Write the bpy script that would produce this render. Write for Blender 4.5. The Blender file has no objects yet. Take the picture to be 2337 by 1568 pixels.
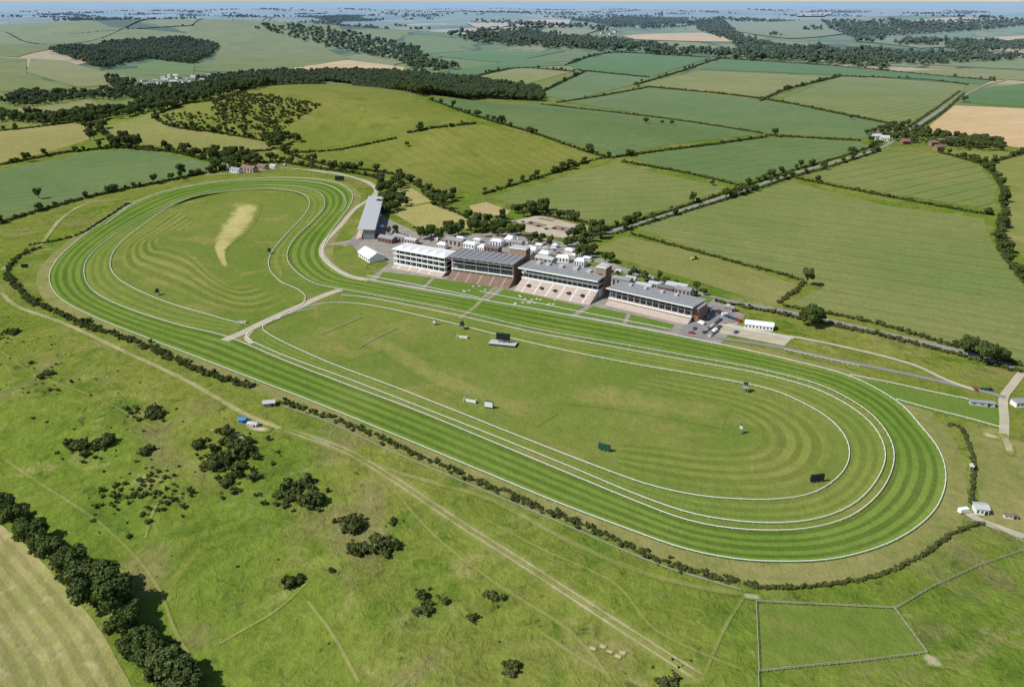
import bpy, bmesh, math, random, time
import numpy as np
from mathutils import Vector, Matrix
T0=time.time()
random.seed(7); rng=np.random.default_rng(11)
scn=bpy.context.scene
scn.view_settings.view_transform='Standard'; scn.view_settings.look='None'; scn.view_settings.exposure=0
# ------------------------------------------------------------------ camera
CAMH=200.0; PITCH=math.radians(23.1); FPX=1834.0; W0=2337.0; H0=1568.0
cam=bpy.data.cameras.new("camera"); camo=bpy.data.objects.new("camera",cam); scn.collection.objects.link(camo)
camo.location=(0,0,CAMH); camo.rotation_euler=(math.pi/2-PITCH,0,0)
cam.sensor_width=36; cam.lens=36*FPX/W0; cam.clip_start=1; cam.clip_end=400000
scn.camera=camo
# ------------------------------------------------------------------ terrain
def sstep(t):
    t=np.clip(t,0,1); return t*t*(3-2*t)
def HT(x,y):
    x=np.asarray(x,float); y=np.asarray(y,float)
    r=np.hypot(x,y)
    thr=np.interp(x,[-250,-60],[1060,890])
    m=sstep((y-thr)/260)
    z=64*m*np.exp(-(((x+360)/340)**2+((y-1450)/260)**2))
    z=z+24*m*np.exp(-(((x-20)/260)**2+((y-1250)/200)**2))
    z=z+112*np.exp(-(((x+1750)/1500)**2+((y-4350)/620)**2))
    z=z+58*np.exp(-(((x+1900)/600)**2+((y-2900)/420)**2))
    z=z+45*np.exp(-(((x-200)/900)**2+((y-5600)/600)**2))
    z=z+70*np.exp(-(((x-3300)/1500)**2+((y-6600)/700)**2))
    roll=np.sin(x/410+1.3+np.sin(y/700))*np.cos(y/530+0.4+np.sin(x/900))
    roll2=np.sin(x/1300+2.0)*np.sin(y/1500+0.7*np.sin(x/2100))
    z=z+(sstep((r-1500)/2500)*(9*roll)+sstep((r-4500)/6000)*(34*roll2+12*roll))*(1-.8*sstep((r-25000)/30000))
    d=(x-89)*-0.577+(y-237)*-0.817-14
    dp=np.maximum(d,0); fg=sstep((900-r)/500)
    z=z-0.16*dp*dp/(dp+70)*fg
    z=z+fg*sstep(dp/60)*(1.5*np.sin(x/23+np.sin(y/31))*np.sin(y/19+1.2*np.sin(x/37))+.5*np.sin(x/8+y/11))
    return z
TS=np.geomspace(120,120000,2600)
cp,sp=math.cos(PITCH),math.sin(PITCH)
def survey(u,v):
    dx=(u-W0/2); dy=(H0/2-v)
    d=np.array([dx, FPX*cp+dy*sp, -FPX*sp+dy*cp]); d/=np.linalg.norm(d)
    X=d[0]*TS;Y=d[1]*TS;Z=CAMH+d[2]*TS-HT(X,Y)
    i=np.argmax(Z<0)
    if Z[i]>=0: i=len(TS)-1; return (X[i],Y[i])
    a,b=TS[max(i-1,0)],TS[i]
    for _ in range(22):
        m=(a+b)/2
        if CAMH+d[2]*m-float(HT(d[0]*m,d[1]*m))<0:b=m
        else:a=m
    return (d[0]*b,d[1]*b)
def SV(l): return [survey(*p) for p in l]
def spline(P,step=5,closed=False):
    P=np.array(P,float); n=len(P); out=[]
    rngi=range(n if closed else n-1)
    for i in rngi:
        if closed: p0,p1,p2,p3=P[(i-1)%n],P[i],P[(i+1)%n],P[(i+2)%n]
        else: p0,p1,p2,p3=P[max(i-1,0)],P[i],P[i+1],P[min(i+2,n-1)]
        k=max(2,int(np.linalg.norm((p2-p1)[:2])/step)+1)
        t=np.linspace(0,1,k,endpoint=False)[:,None]
        out.append(0.5*((2*p1)+(-p0+p2)*t+(2*p0-5*p1+4*p2-p3)*t*t+(-p0+3*p1-3*p2+p3)*t**3))
    out=np.vstack(out)
    if not closed: out=np.vstack([out,P[-1:]])
    return out
def even(P,step):
    P=np.array(P,float); s=np.r_[0,np.cumsum(np.linalg.norm(np.diff(P[:,:2],axis=0),axis=1))]
    n=max(2,int(s[-1]/step)+1); q=np.linspace(0,s[-1],n)
    return np.stack([np.interp(q,s,P[:,k]) for k in range(P.shape[1])],1)
# ------------------------------------------------------------------ materials
class NK:
    def __init__(s,name):
        s.m=bpy.data.materials.new(name); s.m.use_nodes=True; s.t=s.m.node_tree; s.t.nodes.clear()
        s.out=s.t.nodes.new('ShaderNodeOutputMaterial')
    def n(s,ty,**k):
        x=s.t.nodes.new(ty)
        for a,b in k.items(): setattr(x,a,b)
        return x
    def put(s,sock,v):
        if v is None: return
        if isinstance(v,bpy.types.NodeSocket): s.t.links.new(v,sock)
        else:
            if isinstance(v,(tuple,list)) and len(v)==3 and sock.type=='RGBA': v=(*v,1)
            sock.default_value=v
    def math(s,op,a,b=None,c=None):
        x=s.n('ShaderNodeMath',operation=op); s.put(x.inputs[0],a); s.put(x.inputs[1],b)
        if c is not None: s.put(x.inputs[2],c)
        return x.outputs[0]
    def mix(s,f,a,b,bl='MIX'):
        x=s.n('ShaderNodeMix',data_type='RGBA',blend_type=bl); s.put(x.inputs[0],f); s.put(x.inputs[6],a); s.put(x.inputs[7],b)
        return x.outputs[2]
    def pos(s): return s.n('ShaderNodeNewGeometry').outputs['Position']
    def noise(s,vec,sc,det=4,dist=0,rough=.55):
        x=s.n('ShaderNodeTexNoise'); s.put(x.inputs['Vector'],vec); x.inputs['Scale'].default_value=sc
        x.inputs['Detail'].default_value=det; x.inputs['Distortion'].default_value=dist; x.inputs['Roughness'].default_value=rough
        return x.outputs['Fac']
    def rng(s,v,a,b,c=0,d=1,sm=True):
        x=s.n('ShaderNodeMapRange',interpolation_type='SMOOTHSTEP' if sm else 'LINEAR'); s.put(x.inputs[0],v)
        for i,q in enumerate((a,b,c,d)): s.put(x.inputs[i+1],q)
        return x.outputs[0]
    def mul(s,col,f):
        cc=s.n('ShaderNodeCombineColor')
        for i in range(3): s.put(cc.inputs[i],f)
        return s.mix(1.0,col,cc.outputs[0],'MULTIPLY')
    def hz(s,col):  # aerial haze painted into the base colour, bluer with distance from the origin
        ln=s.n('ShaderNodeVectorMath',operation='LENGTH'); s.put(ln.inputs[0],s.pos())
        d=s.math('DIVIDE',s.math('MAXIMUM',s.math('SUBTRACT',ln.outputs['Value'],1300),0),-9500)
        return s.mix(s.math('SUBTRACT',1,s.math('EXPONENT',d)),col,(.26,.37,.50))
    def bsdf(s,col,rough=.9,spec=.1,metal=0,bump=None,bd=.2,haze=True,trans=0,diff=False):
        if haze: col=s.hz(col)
        if diff: b=s.n('ShaderNodeBsdfDiffuse'); s.put(b.inputs['Color'],col)
        else:
            b=s.n('ShaderNodeBsdfPrincipled'); s.put(b.inputs['Base Color'],col); b.inputs['Roughness'].default_value=rough
            b.inputs['Specular IOR Level'].default_value=spec; b.inputs['Metallic'].default_value=metal
        if bump is not None:
            bn=s.n('ShaderNodeBump'); bn.inputs['Distance'].default_value=bd; bn.inputs['Strength'].default_value=.7
            s.put(bn.inputs['Height'],bump); s.put(b.inputs['Normal'],bn.outputs[0])
        o=b.outputs[0]
        if trans:
            tl=s.n('ShaderNodeBsdfTranslucent'); s.put(tl.inputs[0],col); ms=s.n('ShaderNodeMixShader'); ms.inputs[0].default_value=trans
            s.t.links.new(o,ms.inputs[1]); s.t.links.new(tl.outputs[0],ms.inputs[2]); o=ms.outputs[0]
        s.t.links.new(o,s.out.inputs['Surface']); return s.m
def dotpos(k,ang_vec):
    x=k.n('ShaderNodeVectorMath',operation='DOT_PRODUCT'); k.put(x.inputs[0],k.pos()); x.inputs[1].default_value=(*ang_vec,0); return x.outputs['Value']
def near_ground(k,p):
    n1=k.rng(k.noise(p,.0065,4,.7),.36,.64); n2=k.noise(p,.05,5,.5,.6); n3=k.noise(p,.6,3); n4=k.noise(p,.17,4,.6,.7)
    near=k.mix(n1,(.128,.182,.026),(.178,.200,.040))
    near=k.mix(k.rng(k.noise(p,.022,7,1.0,.68),.50,.66),near,(.094,.152,.022))
    near=k.mix(k.rng(k.noise(p,.027,7,.6,.72),.53,.68,0,.9),near,(.250,.235,.085))
    near=k.mix(k.rng(k.noise(p,.09,5,.4,.7),.58,.68,0,.8),near,(.060,.098,.02))
    near=k.mix(k.rng(k.noise(p,.011,6,1.2,.6),.53,.66,0,.65),near,(.200,.178,.075))
    f=k.math('ADD',k.math('ADD',k.math('ADD',k.math('MULTIPLY',n2,.6),k.math('MULTIPLY',n3,.5)),k.math('MULTIPLY',n4,1.0)),-.05)
    return near,f,n3,n4
def base_grass(k,p,c1,c2,c3,scale,var,fine):
    n1=k.rng(k.noise(p,scale,4,.6),.35,.65); n2=k.noise(p,scale*9,4); n3=k.noise(p,fine,2); n4=k.noise(p,.22,3,.3,.65)
    col=k.mix(n1,c1,c2)
    if c3: col=k.mix(k.rng(k.noise(p,scale*3.1,5,.8),.50,.70),col,c3)
    f=k.math('ADD',k.math('MULTIPLY',n2,var*1.1),k.math('MULTIPLY',n3,var*.8))
    f=k.math('ADD',k.math('ADD',f,k.math('MULTIPLY',n4,var*1.3)),1-var*1.6)
    return col,f,n2,n3,n4
INF=((.130,.180,.034),(.168,.200,.044),(.215,.212,.062),.008,.32,.8)
def grass_mat(name,c1,c2,c3=None,scale=.012,tram=None,mow=None,soft=None,var=.35,fine=.8,gate=(.6,1),endsoft=.04,under='ground'):
    k=NK(name); p=k.pos()
    col,f,n2,n3,n4=base_grass(k,p,c1,c2,c3,scale,var,fine)
    if tram:
        (vx,vy),sp_,wd,amt=tram
        d=k.math('ADD',dotpos(k,(vx,vy)),k.math('MULTIPLY',k.noise(p,.01,2),4.0))
        fr=k.math('FRACT',k.math('DIVIDE',d,sp_))
        w=k.rng(k.math('ABSOLUTE',k.math('SUBTRACT',fr,.5)),wd*.4,wd,1,0)
        w=k.math('MULTIPLY',w,k.rng(k.noise(p,.012,3),.3,.6,.35,1))
        f=k.math('MULTIPLY',f,k.math('SUBTRACT',1,k.math('MULTIPLY',w,amt)))
        fr2=k.math('SINE',k.math('MULTIPLY',d,6.283/sp_*2.0))
        f=k.math('MULTIPLY',f,k.math('ADD',1,k.math('MULTIPLY',fr2,.04)))
    if mow:
        ns,amt=mow
        uv=k.n('ShaderNodeUVMap'); sx=k.n('ShaderNodeSeparateXYZ'); k.put(sx.inputs[0],uv.outputs[0])
        a=k.math('SINE',k.math('MULTIPLY',k.math('ADD',sx.outputs[0],k.math('MULTIPLY',k.math('SUBTRACT',n2,.5),.025)),6.283*ns))
        a2=k.math('SINE',k.math('MULTIPLY',sx.outputs[0],6.283*ns*.43))
        a=k.rng(k.math('ADD',a,k.math('MULTIPLY',a2,.35)),-.5,.5,-1,1)
        a=k.math('MULTIPLY',a,k.rng(k.noise(p,.016,3),.25,.6,gate[0],gate[1]))
        f=k.math('MULTIPLY',f,k.math('ADD',1,k.math('MULTIPLY',a,amt)))
    col=k.mul(col,f)
    if soft:
        uv=k.n('ShaderNodeUVMap'); sx=k.n('ShaderNodeSeparateXYZ'); k.put(sx.inputs[0],uv.outputs[0])
        e=k.math('MINIMUM',sx.outputs[0],k.math('SUBTRACT',1,sx.outputs[0]))
        ey=k.math('MINIMUM',sx.outputs[1],k.math('SUBTRACT',1,sx.outputs[1]))
        al=k.rng(k.math('ADD',e,k.math('MULTIPLY',k.math('SUBTRACT',k.noise(p,.12,4),.5),.5)),.05,.33)
        al=k.math('MULTIPLY',k.math('MULTIPLY',al,soft),k.rng(k.math('ADD',ey,k.math('MULTIPLY',k.math('SUBTRACT',k.noise(p,.3,3),.5),endsoft)),endsoft*.2,endsoft))
        al=k.math('MULTIPLY',al,k.rng(k.noise(p,.05,4),.3,.6,.5,1))
        if under=='ground':
            uc,uf,_,_=near_ground(k,p)
        else: uc,uf,_,_,_=base_grass(k,p,*INF)
        col=k.mix(al,k.mul(uc,uf),col)
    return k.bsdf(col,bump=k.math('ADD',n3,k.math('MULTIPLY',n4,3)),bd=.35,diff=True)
def plain(name,c,rough=.7,spec=.3,metal=0,var=.15,sc=.5):
    k=NK(name); p=k.pos(); n=k.noise(p,sc,4)
    col=k.mix(n,tuple(a*(1-var) for a in c),tuple(min(1,a*(1+var)) for a in c))
    return k.bsdf(col,rough,spec,metal,haze=False)
M={}
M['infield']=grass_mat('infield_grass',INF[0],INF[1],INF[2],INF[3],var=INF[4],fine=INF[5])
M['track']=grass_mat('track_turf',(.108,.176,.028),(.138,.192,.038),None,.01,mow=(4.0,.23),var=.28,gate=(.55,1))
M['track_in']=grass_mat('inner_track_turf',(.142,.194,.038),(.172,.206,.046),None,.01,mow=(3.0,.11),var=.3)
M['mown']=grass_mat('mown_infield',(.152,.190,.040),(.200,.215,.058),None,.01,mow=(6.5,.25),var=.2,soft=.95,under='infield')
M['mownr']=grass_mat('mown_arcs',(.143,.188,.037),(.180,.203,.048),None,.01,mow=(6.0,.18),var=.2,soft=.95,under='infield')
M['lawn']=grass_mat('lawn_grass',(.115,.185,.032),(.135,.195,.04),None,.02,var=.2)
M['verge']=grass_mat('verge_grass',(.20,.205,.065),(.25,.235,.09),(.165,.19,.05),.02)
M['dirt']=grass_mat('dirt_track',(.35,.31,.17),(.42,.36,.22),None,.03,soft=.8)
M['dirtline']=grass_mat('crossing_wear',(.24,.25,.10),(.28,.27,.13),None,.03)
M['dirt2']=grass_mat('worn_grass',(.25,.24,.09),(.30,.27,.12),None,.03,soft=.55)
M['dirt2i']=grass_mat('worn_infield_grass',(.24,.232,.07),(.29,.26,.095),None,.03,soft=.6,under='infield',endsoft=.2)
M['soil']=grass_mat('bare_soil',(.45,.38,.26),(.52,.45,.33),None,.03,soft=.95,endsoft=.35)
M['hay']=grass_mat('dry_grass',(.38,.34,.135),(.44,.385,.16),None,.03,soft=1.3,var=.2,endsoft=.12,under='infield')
M['asphalt']=plain('asphalt',(.23,.22,.20),.9,.1,var=.3,sc=.15)
M['roadm']=plain('road_asphalt',(.25,.245,.225),.9,.1,var=.25,sc=.15)
M['gravel']=plain('pale_gravel',(.42,.38,.28),.9,.1,var=.35,sc=.12)
M['paving']=plain('paving',(.28,.255,.22),.85,.1,var=.4,sc=.15)
M['white']=plain('white_paint',(.78,.78,.76),.5,.3,var=.05)
M['railw']=plain('rail_white',(.80,.80,.77),.5,.3,var=.04)
M['fabric']=plain('marquee_fabric',(.78,.78,.77),.6,.2,var=.06)
M['roofgrey']=plain('grey_metal_roof',(.27,.27,.27),.5,.3,var=.25,sc=.3)
M['roofdark']=plain('dark_metal_roof',(.15,.15,.15),.5,.3,var=.25,sc=.3)
M['roofpale']=plain('pale_roof',(.45,.46,.46),.5,.3,var=.15,sc=.3)
M['glass']=plain('dark_glass',(.03,.04,.05),.15,.5,var=.4,sc=.4)
M['dark']=plain('dark_interior',(.035,.035,.038),.8,.1)
M['concrete']=plain('terrace_concrete',(.50,.42,.36),.85,.1,var=.15,sc=.4)
M['terr_brown']=plain('terrace_brick_red',(.27,.19,.15),.85,.1,var=.3,sc=.4)
M['wood']=plain('weathered_wood',(.22,.17,.11),.9,.1,var=.3,sc=1)
M['green']=plain('dark_green_paint',(.02,.075,.05),.5,.3)
M['black']=plain('black_panel',(.02,.022,.025),.4,.3)
M['tyre']=plain('tyre_rubber',(.02,.02,.02),.9,.1)
M['steel']=plain('steel',(.3,.3,.3),.4,.4)
M['yellow']=plain('yellow_paint',(.6,.5,.05),.5,.4); M['blue']=plain('blue_tarp',(.05,.22,.5),.6,.3)
M['tile']=plain('clay_tiles',(.23,.14,.11),.85,.1,var=.3,sc=.6)
M['stone']=plain('flint_wall',(.38,.34,.28),.9,.1,var=.2,sc=.8)
k=NK('red_brick'); bt=k.n('ShaderNodeTexBrick'); tc=k.n('ShaderNodeTexCoord'); k.put(bt.inputs['Vector'],tc.outputs['Object']); bt.inputs['Scale'].default_value=1.2
bt.inputs['Color1'].default_value=(.25,.12,.08,1); bt.inputs['Color2'].default_value=(.20,.09,.06,1); bt.inputs['Mortar'].default_value=(.3,.22,.17,1)
M['brick']=k.bsdf(bt.outputs[0],.85,.1,haze=False)
def foliage(name,a,b,c,trans=.25):
    k=NK(name); p=k.pos(); oi=k.n('ShaderNodeObjectInfo')
    col=k.mix(k.rng(k.noise(p,.35,3),.35,.65),a,b)
    col=k.mix(k.math('MULTIPLY',oi.outputs['Random'],.7),col,c)
    col=k.mul(col,k.rng(k.noise(p,1.6,2),.3,.7,.6,1.4))
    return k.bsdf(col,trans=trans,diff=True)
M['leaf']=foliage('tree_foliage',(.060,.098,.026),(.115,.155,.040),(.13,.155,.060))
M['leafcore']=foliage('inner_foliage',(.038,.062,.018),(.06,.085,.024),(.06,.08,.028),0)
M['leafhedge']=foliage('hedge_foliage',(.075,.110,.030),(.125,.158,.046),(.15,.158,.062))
M['bark']=plain('bark',(.09,.065,.045),.95,.05,var=.3,sc=2)
# ground base
k=NK('ground_pasture'); p=k.pos()
near,f,n3,n4=near_ground(k,p)
mp=k.n('ShaderNodeMapping'); k.put(mp.inputs[0],p); mp.inputs['Scale'].default_value=(1/330,1/560,0); mp.inputs['Rotation'].default_value=(0,0,.35)
dis=k.n('ShaderNodeTexNoise'); k.put(dis.inputs['Vector'],p); dis.inputs['Scale'].default_value=.0012
add=k.n('ShaderNodeVectorMath',operation='MULTIPLY_ADD'); k.put(add.inputs[0],dis.outputs['Color']); add.inputs[1].default_value=(1.4,1.4,0); k.put(add.inputs[2],mp.outputs[0])
v1=k.n('ShaderNodeTexVoronoi',voronoi_dimensions='2D',distance='CHEBYCHEV'); k.put(v1.inputs['Vector'],add.outputs[0]); v1.inputs['Scale'].default_value=1; v1.inputs['Randomness'].default_value=.85
v2=k.n('ShaderNodeTexVoronoi',voronoi_dimensions='2D',feature='F2',distance='CHEBYCHEV'); k.put(v2.inputs['Vector'],add.outputs[0]); v2.inputs['Scale'].default_value=1; v2.inputs['Randomness'].default_value=.85
ss=k.n('ShaderNodeSeparateColor'); k.put(ss.inputs[0],v1.outputs['Color'])
cr=k.n('ShaderNodeValToRGB'); k.put(cr.inputs[0],ss.outputs[0]); cr.color_ramp.interpolation='CONSTANT'
el=cr.color_ramp.elements; pal=[(.0,(.13,.18,.05)),(.14,(.17,.205,.065)),(.28,(.11,.175,.065)),(.42,(.20,.215,.08)),(.56,(.14,.19,.055)),(.66,(.25,.24,.11)),(.75,(.17,.205,.06)),(.85,(.40,.33,.19)),(.91,(.15,.19,.06))]
el[0].position=0; el[0].color=(*pal[0][1],1); el[1].position=pal[1][0]; el[1].color=(*pal[1][1],1)
for q,c in pal[2:]:
    e=el.new(q); e.color=(*c,1)
edge=k.math('ADD',k.math('SUBTRACT',v2.outputs['Distance'],v1.outputs['Distance']),k.math('MULTIPLY',k.math('SUBTRACT',k.noise(p,.012,3),.5),.05))
far=k.mix(k.rng(edge,.03,.06,1,0),cr.outputs[0],(.055,.082,.028))
far=k.mix(k.rng(k.noise(p,.0009,5,.6),.56,.60),far,(.055,.082,.03))
ln=k.n('ShaderNodeVectorMath',operation='LENGTH'); k.put(ln.inputs[0],p)
col=k.mix(k.rng(ln.outputs['Value'],2400,2700),near,far)
col=k.mul(col,f)
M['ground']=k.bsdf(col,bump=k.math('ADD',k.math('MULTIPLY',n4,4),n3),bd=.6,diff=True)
# ------------------------------------------------------------------ mesh helpers
def mesh_obj(name,V,F,mat=None,uv=None,smooth=False,parent=None,mats=None,midx=None):
    me=bpy.data.meshes.new(name); V=np.asarray(V,float)
    me.from_pydata(V.tolist(),[],[tuple(map(int,f)) for f in F])
    if mats:
        for m in mats: me.materials.append(m)
    elif mat: me.materials.append(mat)
    if midx is not None: me.polygons.foreach_set('material_index',np.asarray(midx,dtype=np.int32))
    if uv is not None:
        l=me.uv_layers.new(name='UVMap'); li=np.zeros(len(me.loops),dtype=np.int32); me.loops.foreach_get('vertex_index',li)
        l.data.foreach_set('uv',np.asarray(uv,dtype=np.float32)[li].ravel())
    if smooth: me.polygons.foreach_set('use_smooth',[True]*len(me.polygons))
    me.update(); o=bpy.data.objects.new(name,me); scn.collection.objects.link(o)
    if parent: o.parent=parent
    return o
# ground
rings=np.r_[0.5,20,40,60,80,100,np.geomspace(120,900,300),np.geomspace(912,75000,330),np.geomspace(77000,190000,20)]
NA=900; ang=np.linspace(0,2*math.pi,NA,endpoint=False)
RR,AA=np.meshgrid(rings,ang,indexing='ij'); X=RR*np.cos(AA);Y=RR*np.sin(AA);Z=HT(X,Y)
V=np.stack([X.ravel(),Y.ravel(),Z.ravel()],1)
i=np.arange(len(rings)-1)[:,None]*NA; j=np.arange(NA)[None]; jn=(j+1)%NA
F=np.stack([(i+j),(i+NA+j),(i+NA+jn),(i+jn)],-1).reshape(-1,4)
me=bpy.data.meshes.new('ground'); me.vertices.add(len(V)); me.vertices.foreach_set('co',V.ravel())
me.loops.add(F.size); me.loops.foreach_set('vertex_index',F.ravel().astype(np.int32)); me.polygons.add(len(F)); me.polygons.foreach_set('loop_start',np.arange(0,F.size,4,dtype=np.int32))
me.update(calc_edges=True); me.validate(); me.materials.append(M['ground']); me.polygons.foreach_set('use_smooth',[True]*len(me.polygons))
g=bpy.data.objects.new('ground',me); scn.collection.objects.link(g)
def lift(x,y,layer):
    r=np.hypot(x,y); return HT(x,y)+.05+layer*.045+np.maximum(0,r-1000)*.0005+np.maximum(0,r-3000)*.0008
NP=[0]
def patch_w(name,P,mat,layer=1,maxs=None):
    NP[0]+=1; layer=layer+.01*(NP[0]%40)
    bm=bmesh.new(); vs=[bm.verts.new((p[0],p[1],0)) for p in P]
    try: bm.faces.new(vs)
    except Exception: bm.free(); return
    bmesh.ops.triangulate(bm,faces=bm.faces[:])
    A=np.array(P); r=np.hypot(*A.mean(0)); mn=A.min(0); mx=A.max(0)
    s=max(8,.016*r); s=max(s,max(mx-mn)/60)
    if maxs: s=maxs
    for ax in (0,1):
        c=mn[ax]+s
        while c<mx[ax]:
            no=(1,0,0) if ax==0 else (0,1,0); co=(c,0,0) if ax==0 else (0,c,0)
            bmesh.ops.bisect_plane(bm,geom=bm.verts[:]+bm.edges[:]+bm.faces[:],plane_co=co,plane_no=no); c+=s
    co=np.array([v.co[:] for v in bm.verts]); z=lift(co[:,0],co[:,1],layer)
    for v,zz in zip(bm.verts,z): v.co.z=zz
    bmesh.ops.recalc_face_normals(bm,faces=bm.faces[:])
    if sum(f.normal.z for f in bm.faces)<0: bmesh.ops.reverse_faces(bm,faces=bm.faces[:])
    me=bpy.data.meshes.new(name); bm.to_mesh(me); bm.free(); me.materials.append(mat)
    me.polygons.foreach_set('use_smooth',[True]*len(me.polygons))
    o=bpy.data.objects.new(name,me); scn.collection.objects.link(o); return o
def patch(name,px,mat,layer=1,curve=False,maxs=None):
    P=SV(px)
    if curve: P=spline(P,10,True)
    return patch_w(name,P,mat,layer,maxs)
def ribbon_lr(name,L,R,mat,layer,na=6,vs=None):
    NP[0]+=1; layer=layer+.01*(NP[0]%40)+.45
    L=np.array(L);R=np.array(R);n=len(L); t=np.linspace(0,1,na+1)
    P=L[:,None,:2]*(1-t)[None,:,None]+R[:,None,:2]*t[None,:,None]
    x=P[...,0].ravel();y=P[...,1].ravel(); V=np.stack([x,y,lift(x,y,layer)],1)
    i=np.arange(n-1)[:,None]*(na+1); j=np.arange(na)[None]
    F=np.stack([i+j,i+j+1,i+na+2+j,i+na+1+j],-1).reshape(-1,4)
    a,b,c=V[F[0][0]],V[F[0][1]],V[F[0][2]]
    if np.cross(b-a,c-a)[2]<0: F=F[:,::-1]
    vv=np.linspace(0,1,n); uv=np.stack([np.tile(t,n),np.repeat(vv,na+1)],1)
    return mesh_obj(name,V,F,mat,uv=uv,smooth=True)
def path(name,px,width,mat,layer=3,step=4,na=4,world=None,kerb=False):
    C=spline(SV(px) if world is None else world,step); T=np.gradient(C,axis=0); T/=np.linalg.norm(T,axis=1)[:,None]+1e-9
    N=np.stack([-T[:,1],T[:,0]],1)*width/2
    return ribbon_lr(name,C+N,C-N,mat,layer,na)
# ------------------------------------------------------------------ instancing
def make_proto(name,R,zc,rz,ncl,nleaf,leaf,seed,trunk=True,mleaf='leaf'):
    r=np.random.default_rng(seed); V=[];F=[];MI=[]
    def addm(v,f,mi):
        b=sum(len(a) for a in V); V.append(v); F.extend([tuple(int(q)+b for q in g) for g in f]); MI.extend([mi]*len(f))
    bm=bmesh.new(); bmesh.ops.create_icosphere(bm,subdivisions=2,radius=1); iv=np.array([v.co[:] for v in bm.verts]); iff=[[v.index for v in f.verts] for f in bm.faces]; bm.free()
    cs=[]
    for c in range(ncl):
        d=r.normal(size=3); d/=np.linalg.norm(d); rad=r.uniform(.4,.85) if c else 0
        if d[2]<-.4: d[2]*=-1
        ctr=np.array([d[0]*R*rad,d[1]*R*rad,zc+d[2]*rz*rad]); cr_=R*r.uniform(.20,.42) if c else R*.5
        cs.append((ctr,cr_))
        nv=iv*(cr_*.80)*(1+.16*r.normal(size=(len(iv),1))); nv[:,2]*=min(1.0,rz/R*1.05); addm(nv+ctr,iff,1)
        n=nleaf//ncl; dd=r.normal(size=(n,3)); dd[:,2]+=.45; dd/=np.linalg.norm(dd,axis=1)[:,None]
        pp=dd*cr_*r.uniform(.8,1.2,size=(n,1)); pp[:,2]*=min(1.0,rz/R*1.05); pp=pp+ctr
        nn=dd+.5*r.normal(size=(n,3)); nn/=np.linalg.norm(nn,axis=1)[:,None]
        a=np.cross(nn,r.normal(size=(n,3))); a/=np.linalg.norm(a,axis=1)[:,None]; b=np.cross(nn,a)
        s=leaf*r.uniform(.5,1.2,size=(n,1)); q=np.stack([pp-a*s-b*s*.6,pp+a*s*.8-b*s*.7,pp+a*s+b*s*.7,pp-a*s*.7+b*s*.8],1).reshape(-1,3)
        addm(q,[(4*m,4*m+1,4*m+2,4*m+3) for m in range(n)],0)
    if trunk:
        def limb(p0,p1,r0,r1):
            p0=np.array(p0,float);p1=np.array(p1,float); d=p1-p0; d/=np.linalg.norm(d); a=np.cross(d,[.3,1,.1]); a/=np.linalg.norm(a); b=np.cross(d,a)
            th=np.linspace(0,2*math.pi,7,endpoint=False); ring=lambda p,rr:p+rr*(np.cos(th)[:,None]*a+np.sin(th)[:,None]*b)
            addm(np.vstack([ring(p0,r0),ring(p1,r1)]),[(m,(m+1)%7,7+(m+1)%7,7+m) for m in range(7)],2)
        limb((0,0,-.6),(0,0,zc),R*.09,R*.05)
        for ctr,_ in cs[1:6]: limb((0,0,zc-rz*.7),ctr,R*.045,R*.015)
    me=bpy.data.meshes.new(name); VV=np.vstack(V); me.from_pydata(VV.tolist(),[],F)
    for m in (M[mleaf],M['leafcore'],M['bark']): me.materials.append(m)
    me.polygons.foreach_set('material_index',np.array(MI,dtype=np.int32)); me.update(); return me
tree_me=[make_proto('tree_mesh_%d'%q,R,zc,rz,nc,nl,.5,20+q) for q,(R,zc,rz,nc,nl) in enumerate([(6,8,5,17,2400),(5,8.5,6,15,2000),(6.5,7,4.6,19,2600),(4.6,7.2,5,13,1700)])]
bush_me=[make_proto('bush_mesh_%d'%q,1.9,1.0,1.3,7,260,.28,50+q,False,'leafhedge') for q in range(4)]
far_me=[make_proto('far_tree_mesh_%d'%q,6,5.5,5,7,160,1.1,70+q,False) for q in range(3)]
def mkcol(name,meshes):
    c=bpy.data.collections.new(name)
    for m in meshes: c.objects.link(bpy.data.objects.new(m.name.replace('_mesh',''),m))
    return c
COL={'tree':mkcol('tree_kinds',tree_me),'bush':mkcol('bush_kinds',bush_me),'far':mkcol('far_tree_kinds',far_me)}
def mkgn(col):
    ng=bpy.data.node_groups.new('scatter_'+col.name,'GeometryNodeTree')
    ng.interface.new_socket('Geometry',in_out='INPUT',socket_type='NodeSocketGeometry'); ng.interface.new_socket('Geometry',in_out='OUTPUT',socket_type='NodeSocketGeometry')
    N=ng.nodes; gi=N.new('NodeGroupInput'); go=N.new('NodeGroupOutput'); ip=N.new('GeometryNodeInstanceOnPoints'); ci=N.new('GeometryNodeCollectionInfo')
    ci.inputs['Collection'].default_value=col; ci.inputs['Separate Children'].default_value=True; ci.inputs['Reset Children'].default_value=True
    def na(nm,ty):
        x=N.new('GeometryNodeInputNamedAttribute'); x.data_type=ty; x.inputs['Name'].default_value=nm; return x.outputs['Attribute']
    L=ng.links; L.new(gi.outputs[0],ip.inputs['Points']); L.new(ci.outputs[0],ip.inputs['Instance']); ip.inputs['Pick Instance'].default_value=True
    L.new(na('idx','INT'),ip.inputs['Instance Index']); L.new(na('rot','FLOAT_VECTOR'),ip.inputs['Rotation']); L.new(na('scl','FLOAT_VECTOR'),ip.inputs['Scale'])
    L.new(ip.outputs[0],go.inputs[0]); return ng
GN={k_:mkgn(c) for k_,c in COL.items()}
CNT=0
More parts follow.
